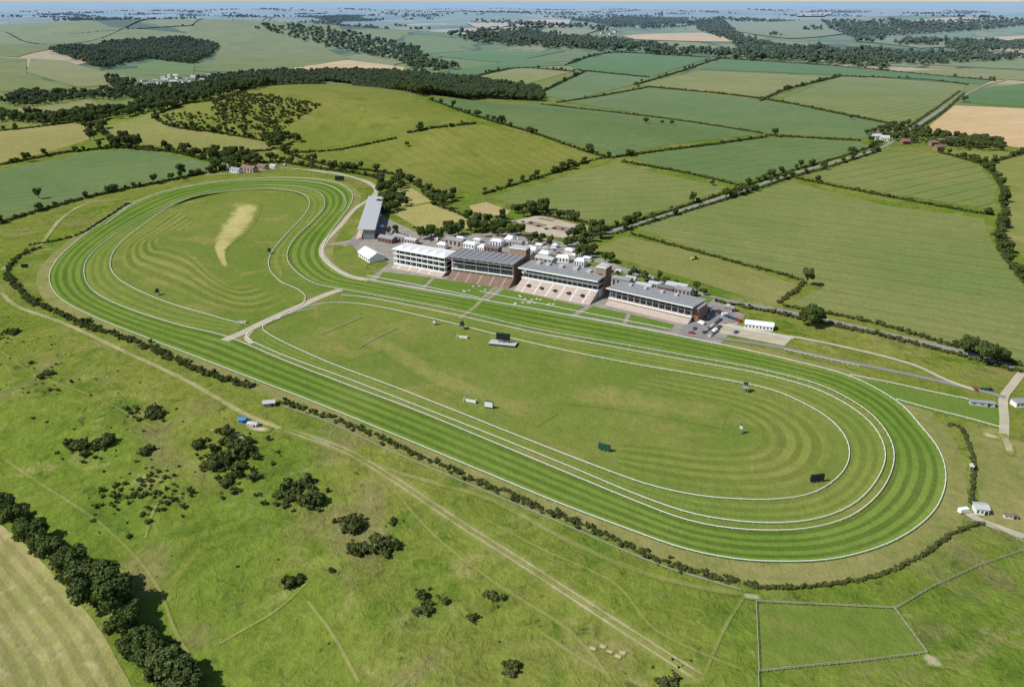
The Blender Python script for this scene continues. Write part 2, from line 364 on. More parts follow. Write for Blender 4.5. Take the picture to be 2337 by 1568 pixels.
def inst(name,P,smin,smax,kind='tree',zs=1.0,sink=.2):
    global CNT
    P=np.array(P,float)
    if len(P)==0: return
    CNT+=len(P)
    n=len(P); z=HT(P[:,0],P[:,1])-sink
    me=bpy.data.meshes.new(name); me.vertices.add(n); me.vertices.foreach_set('co',np.stack([P[:,0],P[:,1],z],1).ravel())
    s=rng.uniform(smin,smax,n); scl=np.stack([s*rng.uniform(.8,1.2,n),s*rng.uniform(.8,1.2,n),s*zs*rng.uniform(.75,1.25,n)],1)
    rot=np.stack([np.zeros(n),np.zeros(n),rng.uniform(0,6.28,n)],1)
    a=me.attributes.new('scl','FLOAT_VECTOR','POINT'); a.data.foreach_set('vector',scl.ravel())
    a=me.attributes.new('rot','FLOAT_VECTOR','POINT'); a.data.foreach_set('vector',rot.ravel())
    a=me.attributes.new('idx','INT','POINT'); a.data.foreach_set('value',rng.integers(0,len(COL[kind].objects),n).astype(np.int32))
    o=bpy.data.objects.new(name,me); scn.collection.objects.link(o); md=o.modifiers.new('scatter','NODES'); md.node_group=GN[kind]; return o
def inpoly(P,poly):
    x,y=P[:,0],P[:,1]; ins=np.zeros(len(P),bool); n=len(poly); j=n-1
    for i in range(n):
        xi,yi=poly[i];xj,yj=poly[j]
        c=((yi>y)!=(yj>y))&(x<(xj-xi)*(y-yi)/((yj-yi) if yj!=yi else 1e-9)+xi); ins^=c; j=i
    return ins
def polypts(px,sp_):
    poly=np.array(SV(px)); mn,mx=poly.min(0),poly.max(0)
    gx,gy=np.meshgrid(np.arange(mn[0],mx[0],sp_),np.arange(mn[1],mx[1],sp_)); P=np.stack([gx.ravel(),gy.ravel()],1)
    P+=rng.uniform(-.45,.45,P.shape)*sp_; return P[inpoly(P,poly)]
def wood(px,sp_=9,smin=.8,smax=1.3,kind='tree',name='woodland',zs=1.0,keep=1):
    P=polypts(px,sp_)
    if keep<1: P=P[rng.random(len(P))<keep]
    inst(name,P,smin,smax,kind,zs)
def hedge(px,smin=.7,smax=1.1,sp_=2.0,jit=.5,name='hedgerow',trees=0,tsz=(.35,.8),world=None,gap=0,kind='bush',rows=1):
    C=even(spline(SV(px) if world is None else world,8),sp_)
    C=np.vstack([C]*rows) if rows>1 else C
    P=C[:,:2]+rng.normal(0,jit,(len(C),2))
    if gap: P=P[rng.random(len(P))>gap]
    inst(name,P,smin,smax,kind)
    if trees:
        L=len(C)*sp_/rows; n=int(L/trees)
        if n>0:
            Q=C[rng.integers(0,len(C),n)][:,:2]+rng.normal(0,1.5,(n,2)); inst('hedgerow_trees',Q,tsz[0],tsz[1],'tree')
def oak(u,v,s=1.0,m=None,name='oak_tree'):
    x,y=survey(u,v); o=bpy.data.objects.new(name,tree_me[m if m is not None else random.randrange(4)]); scn.collection.objects.link(o)
    o.location=(x,y,float(HT(x,y))-.2); o.rotation_euler=(0,0,random.uniform(0,6)); o.scale=(s*random.uniform(.9,1.1),s*random.uniform(.9,1.1),s*random.uniform(.85,1.05))
# ------------------------------------------------------------------ racecourse ground
PA=[((1050,678),(1050,713)),((930,657),(920,688)),((840,640),(800,666)),((785,628),(720,650)),((748,603),(672,618)),((737,573),(655,585)),((750,538),(672,548)),((782,495),(712,508)),((803,462),(740,475)),((800,438),(735,447)),((765,418),(700,432)),((690,408),(630,425)),((600,408),(560,428)),((500,416),(490,437)),((400,433),(420,455)),((320,460),(355,487)),((245,503),(290,520)),((175,552),(232,560)),((128,598),(197,598)),((113,640),(195,640)),((140,685),(225,675)),((220,728),(295,708)),((320,768),(400,742)),((450,818),(520,772)),((585,870),(650,826)),((720,922),(790,880)),((900,995),(950,940)),((1080,1070),(1120,1010)),((1260,1145),(1300,1085)),((1420,1206),(1450,1147)),((1560,1255),(1560,1188)),((1680,1279),(1660,1208)),((1790,1285),(1760,1214)),((1900,1279),(1850,1208)),((2010,1250),(1930,1186)),((2090,1207),(1985,1150)),((2140,1155),(2022,1105)),((2158,1090),(2040,1050)),((2142,1030),(2030,1003)),((2100,975),(1995,955)),((2045,918),(1940,915)),((1940,862),(1860,878)),((1800,824),(1730,845)),((1640,788),(1570,815)),((1460,752),(1400,785)),((1250,713),(1220,753))]
OI=np.array([(*survey(*a),*survey(*b)) for a,b in PA]); S=spline(OI,5,True); S=np.vstack([S,S[:1]])
OUT=S[:,:2]; INN=S[:,2:]
patch('verge_grass',[(1560,1255),(1600,1310),(1730,1338),(1850,1337),(2000,1310),(2100,1265),(2190,1205),(2210,1150),(2205,1060),(2165,980),(2120,935),(2045,915),(1900,1000),(1700,1200)],M['verge'],-.8)
patch_w('infield_grass',OUT[:-1:3],M['infield'],0)
ribbon_lr('turf_track',OUT,INN,M['track'],3,na=10)
Tn=np.gradient(OUT,axis=0); Tn/=np.linalg.norm(Tn,axis=1)[:,None]+1e-9; Nn=np.stack([-Tn[:,1],Tn[:,0]],1)
sgn=np.sign(((INN-OUT)*Nn).sum(1).mean()); Nn=-Nn*sgn
ribbon_lr('verge_grass',OUT+Nn*9,OUT,M['verge'],0,na=4)
C_px=[(600,755),(640,780),(750,830),(900,886),(1050,945),(1200,1005),(1400,1082),(1500,1115),(1600,1135),(1700,1143),(1780,1142),(1850,1130),(1900,1102),(1930,1068),(1938,1030),(1922,990),(1880,950),(1810,912),(1740,887),(1600,860),(1400,825),(1200,783),(1000,733),(860,702),(770,693),(700,703),(640,727),(603,745)]
C_w=spline(SV(C_px),5,True)
B_px=[(575,782),(650,815),(800,870),(950,928),(1120,995),(1300,1068),(1440,1127),(1560,1170),(1660,1190),(1760,1197),(1850,1190),(1920,1168),(1970,1135),(2005,1090),(2020,1045),(2010,1003),(1980,962),(1925,922),(1850,887),(1730,855),(1570,826),(1400,795),(1220,762),(1050,724),(920,697),(840,682),(780,676)]
B_w=spline(SV(B_px),5)
pairsBC=[((590,786),(612,764)),((650,815),(665,792)),((800,870),(820,857)),((950,928),(975,916)),((1120,995),(1150,985)),((1300,1068),(1320,1052)),((1440,1127),(1450,1100)),((1560,1170),(1560,1128)),((1660,1190),(1640,1139)),((1760,1197),(1730,1143)),((1850,1190),(1800,1140)),((1920,1168),(1862,1125)),((1970,1135),(1905,1098)),((2005,1090),(1930,1065)),((2020,1045),(1938,1030)),((2010,1003),(1925,993)),((1980,962),(1885,953)),((1925,922),(1820,917)),((1850,887),(1745,888)),((1730,855),(1640,867)),((1570,826),(1500,843)),((1400,795),(1350,815)),((1220,762),(1180,779)),((1050,724),(1020,738)),((920,697),(900,711)),((840,682),(820,697))]
BC=spline(np.array([(*survey(*a),*survey(*b)) for a,b in pairsBC]),5)
ribbon_lr('inner_turf_track',BC[:,:2],BC[:,2:],M['track_in'],1,na=6)
pr=[((1400,1078),(1380,1000)),((1500,1112),(1480,1000)),((1640,1136),(1560,1010)),((1760,1140),(1620,1015)),((1850,1127),(1660,1015)),((1905,1095),(1690,1010)),((1935,1040),(1700,990)),((1915,985),(1680,965)),((1850,935),(1640,945)),((1750,895),(1580,930)),((1600,862),(1500,915)),((1500,845),(1400,890))]
q=spline(np.array([(*survey(*a),*survey(*b)) for a,b in pr]),5)
ribbon_lr('mown_grass',q[:,:2],q[:,2:],M['mownr'],2,na=6)
D_px=[(553,741),(470,719),(380,692),(305,660),(262,630),(252,597),(272,560),(325,517),(390,472),(450,448),(530,437),(620,433),(680,441),(706,458),(698,488),(655,535),(620,578),(614,612),(640,645),(680,663),(697,680),(688,698),(650,716),(600,737)]
D_w=spline(SV(D_px),5,True)
pr=[((690,690),(560,640)),((600,728),(520,640)),((500,722),(480,610)),((400,690),(440,560)),((310,655),(400,545)),((262,620),(385,550)),((268,570),(380,540)),((330,520),(420,528)),((400,470),(450,515))]
q=spline(np.array([(*survey(*a),*survey(*b)) for a,b in pr]),5)
ribbon_lr('mown_grass',q[:,:2],q[:,2:],M['mown'],1,na=6)
pr=[((540,757),(553,741)),((400,739),(400,700)),((295,706),(310,664)),((228,673),(264,634)),((198,640),(252,600)),((200,598),(268,563)),((234,560),(320,520)),((292,520),(388,474)),((357,487),(450,449)),((422,455),(530,438)),((492,438),(600,433)),((560,430),(660,437)),((630,427),(690,446)),((698,434),(705,464)),((733,449),(697,490)),((738,475),(655,535)),((710,508),(620,580)),((670,548),(614,612)),((654,585),(640,645))]
q=spline(np.array([(*survey(*a),*survey(*b)) for a,b in pr]),5)
ribbon_lr('inner_turf_track',q[:,:2],q[:,2:],M['track_in'],1,na=6)
pr=[((522,460),(596,464)),((524,480),(596,482)),((512,500),(586,503)),((496,522),(568,530)),((487,545),(540,552)),((484,565),(520,570)),((496,590),(518,592)),((506,615),(528,618))]
q=spline(np.array([(*survey(*a),*survey(*b)) for a,b in pr]),5)
ribbon_lr('dry_grass',q[:,:2],q[:,2:],M['hay'],3,na=8)
path('dirt_crossing',[(512,778),(560,757),(620,728),(690,697),(740,675),(778,662)],7,M['gravel'],4)
path('dirt_crossing',[(575,785),(562,772),(575,755)],3,M['gravel'],5)
path('crossing_strip',[(1048,728),(1085,700),(1100,685),(1135,655)],3.0,M['dirtline'],5)
path('worn_grass',[(1280,895),(1400,905),(1520,925),(1660,950)],30,M['dirt2i'],3,na=8)
path('worn_grass',[(800,760),(900,800),(1000,860),(1250,960)],18,M['dirt2i'],4,na=8)
patch('turf_chute',[(1940,862),(2045,918),(2290,982),(2285,930),(2230,916),(2050,880)],M['lawn'],2)
patch('concourse_paving',[(735,560),(800,548),(860,480),(885,500),(960,535),(1060,535),(1180,530),(1290,555),(1420,610),(1560,650),(1640,690),(1700,720),(1640,790),(1535,765),(1290,720),(1080,685),(840,640),(890,600),(850,590),(780,560)],M['paving'],1)
patch('lawn',[(875,621),(985,634),(963,655),(858,641)],M['lawn'],4)
patch('lawn',[(992,636),(1128,653),(1093,683),(970,658)],M['lawn'],4)
patch('lawn',[(1150,660),(1335,700),(1305,718),(1113,687)],M['lawn'],4)
patch('lawn',[(1352,700),(1430,716),(1420,737),(1318,720)],M['lawn'],4)
patch('lawn',[(1440,718),(1540,742),(1528,756),(1430,740)],M['lawn'],4)
patch('lawn',[(1400,618),(1560,658),(1545,668),(1395,632)],M['infield'],4)
patch('lawn',[(1320,592),(1395,606),(1385,616),(1310,600)],M['infield'],4)
patch('car_park',[(1590,690),(1650,700),(1700,728),(1640,745),(1625,775),(1545,765),(1570,730)],M['asphalt'],4)
patch('lawn',[(755,585),(800,555),(840,600),(830,632),(780,618)],M['infield'],2)
patch('lawn',[(1580,672),(1630,680),(1615,694),(1588,692)],M['lawn'],5)
patch('gravel_paddock',[(1650,735),(1810,770),(1790,790),(1640,760)],M['gravel'],2)
patch('parade_ring',[(1170,505),(1230,492),(1345,520),(1290,545),(1200,530)],M['gravel'],3)
for q_ in ([(1195,512),(1240,520),(1250,514),(1210,505)],[(1255,523),(1300,532),(1320,524),(1270,515)],[(1225,500),(1260,507),(1270,503),(1235,497)]): patch('flower_bed',q_,M['terr_brown'],4)
path('road',[(1265,575),(1330,548),(1400,527),(1520,492),(1660,447),(1800,400),(1900,372),(2010,338),(2085,293),(2180,232),(2250,196),(2337,175)],6.5,M['roadm'],3)
path('road',[(1560,655),(1640,683),(1800,713),(2000,757),(2200,805),(2337,850)],6.5,M['roadm'],3)
path('road',[(2337,845),(2310,880),(2290,910),(2292,960),(2290,1005)],4.5,M['gravel'],4)
path('road',[(2200,1165),(2240,1190),(2337,1225)],4,M['gravel'],4)
path('service_road',[(1620,770),(1760,790),(1900,820),(2050,850),(2220,888),(2295,908)],4.0,M['asphalt'],4)
path('gravel_path',[(1640,750),(1800,768),(1950,798),(2080,832),(2160,868),(2230,893)],3,M['gravel'],5)
path('service_road',[(840,640),(800,632),(758,608),(735,580),(742,553),(775,518),(810,478),(850,450),(856,430),(820,410),(760,395),(690,388)],5,M['gravel'],4)
path('service_road',[(800,560),(850,520),(870,470)],9,M['asphalt'],4)
path('gravel_path',[(470,400),(560,395),(650,385),(760,398),(840,415),(860,440),(845,470)],3,M['gravel'],5)
# foreground tracks
main_tr=[(0,665),(40,700),(150,740),(300,810),(420,866),(560,945),(640,977),(780,1025),(900,1095),(1050,1195),(1200,1290),(1400,1420),(1620,1560)]
path('dirt_track',main_tr[:8],4.5,M['dirt'],2)
mt=spline(SV(main_tr[6:]),4); Tm=np.gradient(mt,axis=0); Tm/=np.linalg.norm(Tm,axis=1)[:,None]; Nm=np.stack([-Tm[:,1],Tm[:,0]],1)
path('dirt_track',None,1.7,M['dirt'],3,world=mt+Nm*1.4); path('dirt_track',None,1.7,M['dirt'],3,world=mt-Nm*1.4); path('worn_grass',None,9,M['dirt2'],1,world=mt)
path('dirt_track',[(640,977),(800,1040),(900,1075),(1000,1105),(1120,1140),(1300,1235),(1450,1300),(1600,1340),(1720,1358)],3.5,M['dirt2'],2)
path('dirt_track',[(0,620),(40,590),(90,560),(140,500),(200,465),(290,455)],5,M['dirt'],2)
for pt in ([(0,1040),(150,1140),(280,1240),(360,1340),(400,1440),(480,1568)],[(900,1120),(1000,1230),(1130,1330),(1300,1440),(1400,1560)],[(1700,1358),(1650,1440),(1600,1560)],[(330,1230),(360,1150),(420,1130)],[(500,1470),(620,1400),(700,1330)],[(700,1370),(760,1450),(820,1560)],[(0,800),(90,860),(200,900),(360,980)],[(1230,1440),(1320,1500),(1390,1540)],[(1100,1180),(1230,1250),(1400,1330),(1500,1440),(1700,1530)]):
    path('sheep_track',pt,1.6,M['dirt2'],2)
path('bare_soil',[(1690,1356),(1715,1362),(1742,1364)],4,M['soil'],4)
for u_,v_ in ((1375,1475),(1390,1487),(1410,1497),(1352,1480),(1420,1490)): path('bare_chalk',[(u_-9,v_-2),(u_,v_),(u_+9,v_+4)],1.6+random.random()*1.6,M['soil'],4,step=1.5)
path('bare_soil',[(2100,1495),(2125,1505),(2135,1525)],6,M['soil'],4)
path('bare_soil',[(470,978),(520,990),(580,1003)],3,M['soil'],4)
path('bare_soil',[(2285,990),(2300,1015),(2305,1040)],5,M['soil'],5)
path('bare_soil',[(2240,990),(2260,996),(2280,1000)],5,M['soil'],4)
# ------------------------------------------------------------------ fields
def tr(p1,p2,sp_=24,wd=.06,amt=.35):
    a=np.array(survey(*p1));b=np.array(survey(*p2)); d=(b-a)/np.linalg.norm(b-a); return ((-d[1],d[0]),sp_,wd,amt)
OL=((.155,.195,.058),(.190,.208,.072),None); BG=((.115,.175,.066),(.138,.188,.075),None); YG=((.19,.205,.062),(.225,.22,.078),None)
HILL=((.152,.176,.036),(.190,.196,.048),(.125,.160,.032)); TAN=((.48,.34,.17),(.53,.39,.22),None); GR=((.085,.160,.044),(.100,.170,.052),None)
HAY=((.32,.29,.10),(.36,.32,.125),None)
fields=[
 ('crop_field',[(1445,520),(1805,415),(2015,468),(2245,500),(2265,560),(2337,655),(2400,700),(2400,845),(2337,835),(2190,790),(1880,708),(1800,693),(1890,652),(1840,645),(1650,590)],OL,tr((1500,520),(2300,640),26,.06,.22)),
 ('meadow',[(1425,540),(1650,592),(1820,652),(1770,698),(1600,645),(1345,572)],YG,tr((1425,540),(1820,650),14,.1,.12)),
 ('crop_field',[(2010,347),(2130,350),(2230,375),(2275,430),(2262,478),(1985,435),(1845,403)],OL,tr((1900,400),(2180,350),24,.07,.4)),
 ('crop_field',[(1440,362),(1750,314),(1960,324),(2000,340),(1700,417)],BG,tr((1480,370),(1900,320),24,.06,.25)),
 ('crop_field',[(1115,450),(1400,370),(1660,427),(1640,440),(1385,515),(1230,485)],OL,tr((1150,455),(1640,430),24,.06,.25)),
 ('crop_field',[(975,226),(1235,238),(1290,240),(1745,306),(1405,357),(1200,300),(1080,262)],BG,tr((1000,235),(1500,330),24,.06,.28)),
 ('crop_field',[(1290,235),(1480,202),(1740,230),(2060,290),(1965,318),(1750,305)],BG,tr((1300,235),(1980,300),24,.06,.28)),
 ('crop_field',[(1465,195),(1600,162),(1890,177),(1750,226)],YG,tr((1480,195),(1880,178),24,.05,.15)),
 ('crop_field',[(1775,232),(1920,176),(2205,195),(2190,225),(2085,290)],OL,tr((1850,250),(2150,200),24,.08,.4)),
 ('ploughed_field',[(2105,300),(2180,242),(2400,252),(2400,350),(2240,325)],TAN,tr((2150,290),(2337,260),24,.05,.15)),
 ('crop_field',[(1235,215),(1335,167),(1500,180),(1290,232)],BG,None),
 ('crop_field',[(1595,160),(1650,137),(1900,152),(2265,184),(2240,194),(1900,172)],GR,None),
 ('crop_field',[(1295,150),(1400,123),(1625,134),(1490,176),(1330,162)],GR,tr((1300,150),(1600,140),24,.05,.15)),
 ('crop_field',[(1070,180),(1180,158),(1305,165),(1190,196)],YG,None),
 ('crop_field',[(985,170),(1200,135),(1310,150),(1170,156),(1050,178)],GR,None),
 ('crop_field',[(1000,130),(1130,112),(1290,118),(1150,145)],GR,None),
 ('ploughed_field',[(660,158),(790,138),(925,155),(915,166),(780,164)],TAN,None),
 ('ploughed_field',[(1420,84),(1600,77),(1742,98),(1600,97),(1450,92)],TAN,None),
 ('ploughed_field',[(1060,55),(1180,50),(1305,48),(1300,56),(1140,66)],TAN,None),
 ('crop_field',[(1110,85),(1250,66),(1380,68),(1330,82),(1150,92)],YG,None),
 ('crop_field',[(1130,118),(1220,102),(1290,104),(1230,120)],YG,None),
 ('crop_field',[(1700,50),(1900,45),(1950,75),(1800,90),(1650,70)],HILL,None),
 ('ploughed_field',[(2220,90),(2400,80),(2400,100),(2250,98)],TAN,None),
 ('ploughed_field',[(1800,33),(1900,31),(1880,40),(1820,40)],TAN,None),
 ('ploughed_field',[(2080,50),(2200,42),(2260,50),(2120,58)],TAN,None),
 ('crop_field',[(1940,95),(2150,92),(2230,108),(2100,112)],OL,None),
 ('crop_field',[(2040,140),(2337,128),(2400,150),(2337,160),(2120,150)],OL,None),
 ('crop_field',[(2020,165),(2200,158),(2337,165),(2337,185),(2150,178)],YG,None),
 ('crop_field',[(2230,205),(2337,192),(2400,200),(2400,248),(2190,236)],GR,None),
 ('crop_field',[(0,387),(200,347),(330,340),(480,372),(475,395),(230,440),(0,502),(-60,515),(-60,400)],BG,tr((0,440),(470,380),22,.06,.25)),
 ('crop_field',[(-60,300),(0,297),(190,280),(205,318),(0,372),(-60,385)],((.235,.22,.075),(.265,.24,.09),None),None),
 ('hill_pasture',[(650,352),(880,322),(1100,286),(1340,350),(1345,362),(1250,395),(1100,442),(960,425),(880,395),(790,377)],HILL,tr((1050,360),(1200,430),30,.04,.1)),
 ('hill_pasture',[(560,208),(690,187),(900,212),(1080,278),(880,312),(640,345),(600,320),(470,300),(370,275),(400,245)],HILL,None),
 ('meadow',[(240,290),(345,262),(420,290),(600,322),(640,350),(470,347),(250,322)],YG,None),
 ('meadow',[(30,250),(200,228),(320,245),(200,268),(60,270)],YG,None),
 ('stubble_field',[(890,482),(985,465),(1078,500),(1070,522),(980,537)],HAY,tr((900,490),(1060,520),7,.15,.2)),
 ('stubble_field',[(905,432),(940,430),(985,460),(900,476)],HAY,tr((905,440),(970,455),7,.15,.2)),
 ('stubble_field',[(1070,470),(1110,462),(1165,482),(1150,496),(1080,485)],((.38,.30,.15),(.41,.33,.17),None),None),
 ('rough_pasture',[(2150,345),(2400,350),(2400,640),(2300,560),(2280,500),(2290,430),(2240,375)],((.17,.20,.05),(.21,.22,.07),(.25,.23,.09)),None),
 ('hill_pasture',[(-80,125),(0,60),(250,64),(480,84),(250,95),(110,115),(40,132)],HILL,None),
 ('hill_pasture',[(420,85),(640,45),(800,90),(740,110),(800,135),(640,165),(480,165),(500,110)],HILL,None),
 ('hill_pasture',[(70,135),(150,140),(300,178),(310,192),(180,200),(60,165)],YG,None),
 ('hill_pasture',[(-80,128),(60,136),(60,170),(170,204),(0,212),(-80,210)],HILL,None),
 ('meadow',[(310,150),(400,132),(445,150),(440,175),(330,172)],((.12,.18,.04),(.14,.195,.045),None),None),
]
fm={}
for nm,px,(a,b,c),t in fields:
    key=(nm,str(a),str(t)); 
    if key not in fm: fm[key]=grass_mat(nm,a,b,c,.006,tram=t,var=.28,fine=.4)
    patch(nm,px,fm[key],1)
M['hayfield']=grass_mat('hay_field',(.215,.215,.075),(.30,.27,.12),(.33,.29,.15),.02,mow=(14,.14),var=.3)
eL=spline(SV([(-40,1150),(0,1195),(60,1245),(140,1330),(220,1425),(270,1510),(305,1580),(320,1680)]),4)
eR=eL+np.array([-85,-30.0]); ribbon_lr('hay_field',eL,eR,M['hayfield'],2,na=26)
patch('paddock_grass',[(1727,1378),(2040,1392),(2113,1490),(1732,1532)],M['infield'],1)
patch('paddock_grass',[(2200,985),(2337,1010),(2400,1050),(2400,1240),(2240,1190),(2230,1100)],M['verge'],1)
# ------------------------------------------------------------------ hedges & woods
hedge([(15,625),(60,680),(110,705),(200,745),(340,793),(460,850),(575,883)],.6,1.2,1.5,1.5,rows=2,gap=.2)
hedge([(640,915),(800,972),(950,1038),(1100,1103),(1300,1188),(1500,1276),(1620,1317),(1720,1333)],.45,.85,1.4,1.2,rows=2,gap=.2)
hedge([(15,620),(40,590),(85,568)],.8,1.3,1.8,1)
hedge([(70,560),(170,540),(240,500),(290,466)],.6,1.0)
hedge([(1725,1342),(1850,1340),(2000,1315),(2100,1270),(2180,1215),(2240,1195)],.5,.75,1.1,.3)
hedge([(2215,1150),(2222,1060),(2205,1000),(2185,972),(2165,972)],.5,.75,1.1,.3)
H=[
 ([(1440,535),(1650,592),(1830,640)],0),([(1835,645),(1810,670),(1775,692)],0),([(1790,700),(1880,715),(2000,740),(2190,795),(2337,835)],60),
 ([(1640,690),(1800,722),(2000,765),(2200,815),(2330,850)],0),
 ([(1300,555),(1400,520),(1520,485),(1660,440),(1800,393),(1900,365),(2005,332)],24),([(1400,535),(1520,498),(1660,455),(1800,408),(1900,380),(2010,345)],24),
 ([(1815,408),(2000,445),(2200,482),(2265,492)],50),([(2145,350),(2240,378),(2285,430),(2290,500),(2280,560),(2337,645)],9),
 ([(1420,370),(1560,395),(1690,425)],0),([(1405,360),(1580,337),(1750,314)],70),([(1750,310),(1960,322)],0),
 ([(980,228),(1080,265),(1200,300),(1340,348),(1400,362)],16),([(1235,240),(1500,270),(1740,306)],0),([(1270,235),(1400,215),(1480,200)],60),
 ([(1480,200),(1640,215),(1770,232),(1900,258),(2060,290)],0),([(1450,195),(1560,162),(1640,135)],60),([(1735,232),(1800,205),(1920,175)],16),([(1920,175),(2100,183),(2210,195)],60),
 ([(2090,298),(2150,258),(2200,215)],0),([(2075,290),(2135,250),(2190,210)],0),([(1235,212),(1290,185),(1335,165)],20),([(1320,162),(1480,178)],0),([(1640,135),(1900,152),(2270,186)],50),
 ([(1290,150),(1400,122),(1620,133)],30),([(1070,180),(1180,157),(1310,165)],20),([(0,378),(150,350),(330,338),(480,368)],18),([(0,510),(100,480),(230,445),(380,415),(470,395)],18),
 ([(650,350),(760,380),(900,400),(960,430)],8),([(1100,445),(1200,415),(1340,370),(1400,360)],11),([(350,270),(400,292),(500,305),(600,322)],10),([(350,265),(420,240),(560,205),(640,192)],12),
 ([(930,305),(1000,292),(1085,283)],18),([(680,350),(900,318)],0),([(480,395),(620,372),(720,385),(850,405),(870,430)],9),
 ([(240,335),(350,345),(480,350),(620,345)],12),([(985,465),(1060,495),(1080,510)],18),([(1385,520),(1230,490),(1180,480)],10),([(2240,380),(2337,350)],20),
 ([(0,300),(100,290),(200,275)],16),([(440,60),(640,40)],0),([(0,75),(300,58),(640,40)],0),([(160,80),(440,60)],40),
]
for px,t in H: 
    r=np.hypot(*survey(*px[0]))
    s=.8 if r<900 else 1.05; stp=1.6 if r<900 else (2.0 if r<1800 else 4)
    if r>1800: s=1.5
    hedge(px,s,s*1.5,stp,.8,trees=t*(.9 if r<1500 else 1.1),tsz=(.35,.9))
wood([(745,168),(900,170),(1100,190),(1235,212),(1238,233),(1100,226),(950,220),(800,193),(725,186)],8,.9,1.3)
wood([(110,118),(250,98),(420,88),(500,105),(480,128),(440,148),(330,135),(240,160),(150,130)],12,1.0,1.7,'far',keep=.9)
wood([(490,228),(560,215),(740,240),(640,302),(560,300),(480,262)],6,.8,2.2,'bush',name='gorse_scrub',keep=.85)
wood([(370,262),(480,262),(560,300),(620,310),(600,318),(480,300),(380,285)],6,.8,1.9,'bush',name='gorse_scrub',keep=.6)
for px,sp_ in [([(0,262),(90,272),(200,262),(300,250),(420,225),(540,195),(720,180),(740,192),(600,205),(420,245),(330,262),(200,285),(60,285),(0,280)],10),
 ([(0,240),(40,215),(200,215),(330,205),(480,195),(560,180),(720,175),(720,186),(480,212),(330,232),(200,228),(60,248)],12),
 ([(440,185),(560,170),(650,165),(740,168),(740,180),(500,190)],12),
 ([(240,180),(310,190),(300,210),(250,205)],12),
 ([(190,290),(240,295),(245,320),(200,325)],10),([(600,320),(690,310),(680,325),(620,345)],10),([(490,350),(600,360),(620,372),(560,385),(480,385)],10),
 ([(350,335),(430,345),(420,352),(340,342)],8),([(245,325),(310,325),(320,340),(255,338)],8),([(80,275),(240,268),(240,280),(90,290)],11)]:
    wood(px,sp_*1.15,.75,1.3,keep=.75)
for px in [[(870,430),(915,415),(930,470),(880,500),(862,470)],[(960,535),(1060,520),(1160,495),(1150,515),(1080,535),(1000,560),(930,540)],[(1160,482),(1240,470),(1260,492),(1180,500)],[(1290,545),(1380,520),(1390,545),(1320,575),(1280,562)],[(960,440),(1040,450),(1030,468),(970,458)],[(1330,575),(1400,590),(1390,602),(1320,590)],[(1085,520),(1165,525),(1200,545),(1100,545)],[(2115,315),(2290,322),(2290,338),(2200,340)]]:
    wood(px,8,.5,.9,keep=.8,name='tree_belt')
for px in [[(1400,612),(1570,655),(1560,668),(1395,628)],[(1200,545),(1290,562),(1285,572),(1200,558)],[(880,520),(930,540),(925,552),(885,540)],[(1575,660),(1640,678),(1635,690),(1580,676)]]:
    wood(px,8,.3,.65,keep=.6,name='ornamental_trees')
wood([(1965,310),(2060,285),(2100,300),(2200,320),(2290,325),(2290,345),(2190,345),(2060,325)],11,.5,1.0,keep=.65,name='tree_belt')
for px in [[(570,65),(700,62),(830,85),(950,110),(1000,145),(940,160),(900,140),(780,115),(640,80)],
 [(1050,95),(1120,78),(1200,70),(1400,95),(1560,110),(1350,115),(1150,108)],[(920,150),(1010,145),(1060,158),(960,172)],
 [(1570,55),(1640,50),(1700,90),(1760,105),(1900,118),(2100,125),(2337,128),(2337,138),(2100,150),(1900,140),(1700,120)],
 [(1870,50),(2000,55),(2337,48),(2337,62),(2100,80),(1950,88),(1900,70)],[(1300,48),(1560,45),(1580,55),(1400,62)],
 [(680,40),(800,38),(860,50),(760,52)],[(1900,130),(2030,150),(2020,165),(1880,145)],[(2150,110),(2337,100),(2337,118),(2200,122)]]:
    wood(px,27,1.3,2.4,'far',keep=.65)
N=60000; rr=rng.uniform(2600,20000,N); th=rng.uniform(-.65,.65,N); P=np.stack([rr*np.sin(th),rr*np.cos(th)],1)
def cheapnoise(x,y): return np.sin(x/330+2*np.sin(y/610))+np.sin(y/270+2*np.sin(x/520))+.7*np.sin((x+y)/150)+.5*np.sin((x-1.7*y)/90)
keepm=(cheapnoise(P[:,0],P[:,1])>1.5)&~((P[:,1]<5200)&(P[:,0]<-300))
P=P[keepm][:9000]; 
inst('distant_woodland',P,1.6,3.2,'far')
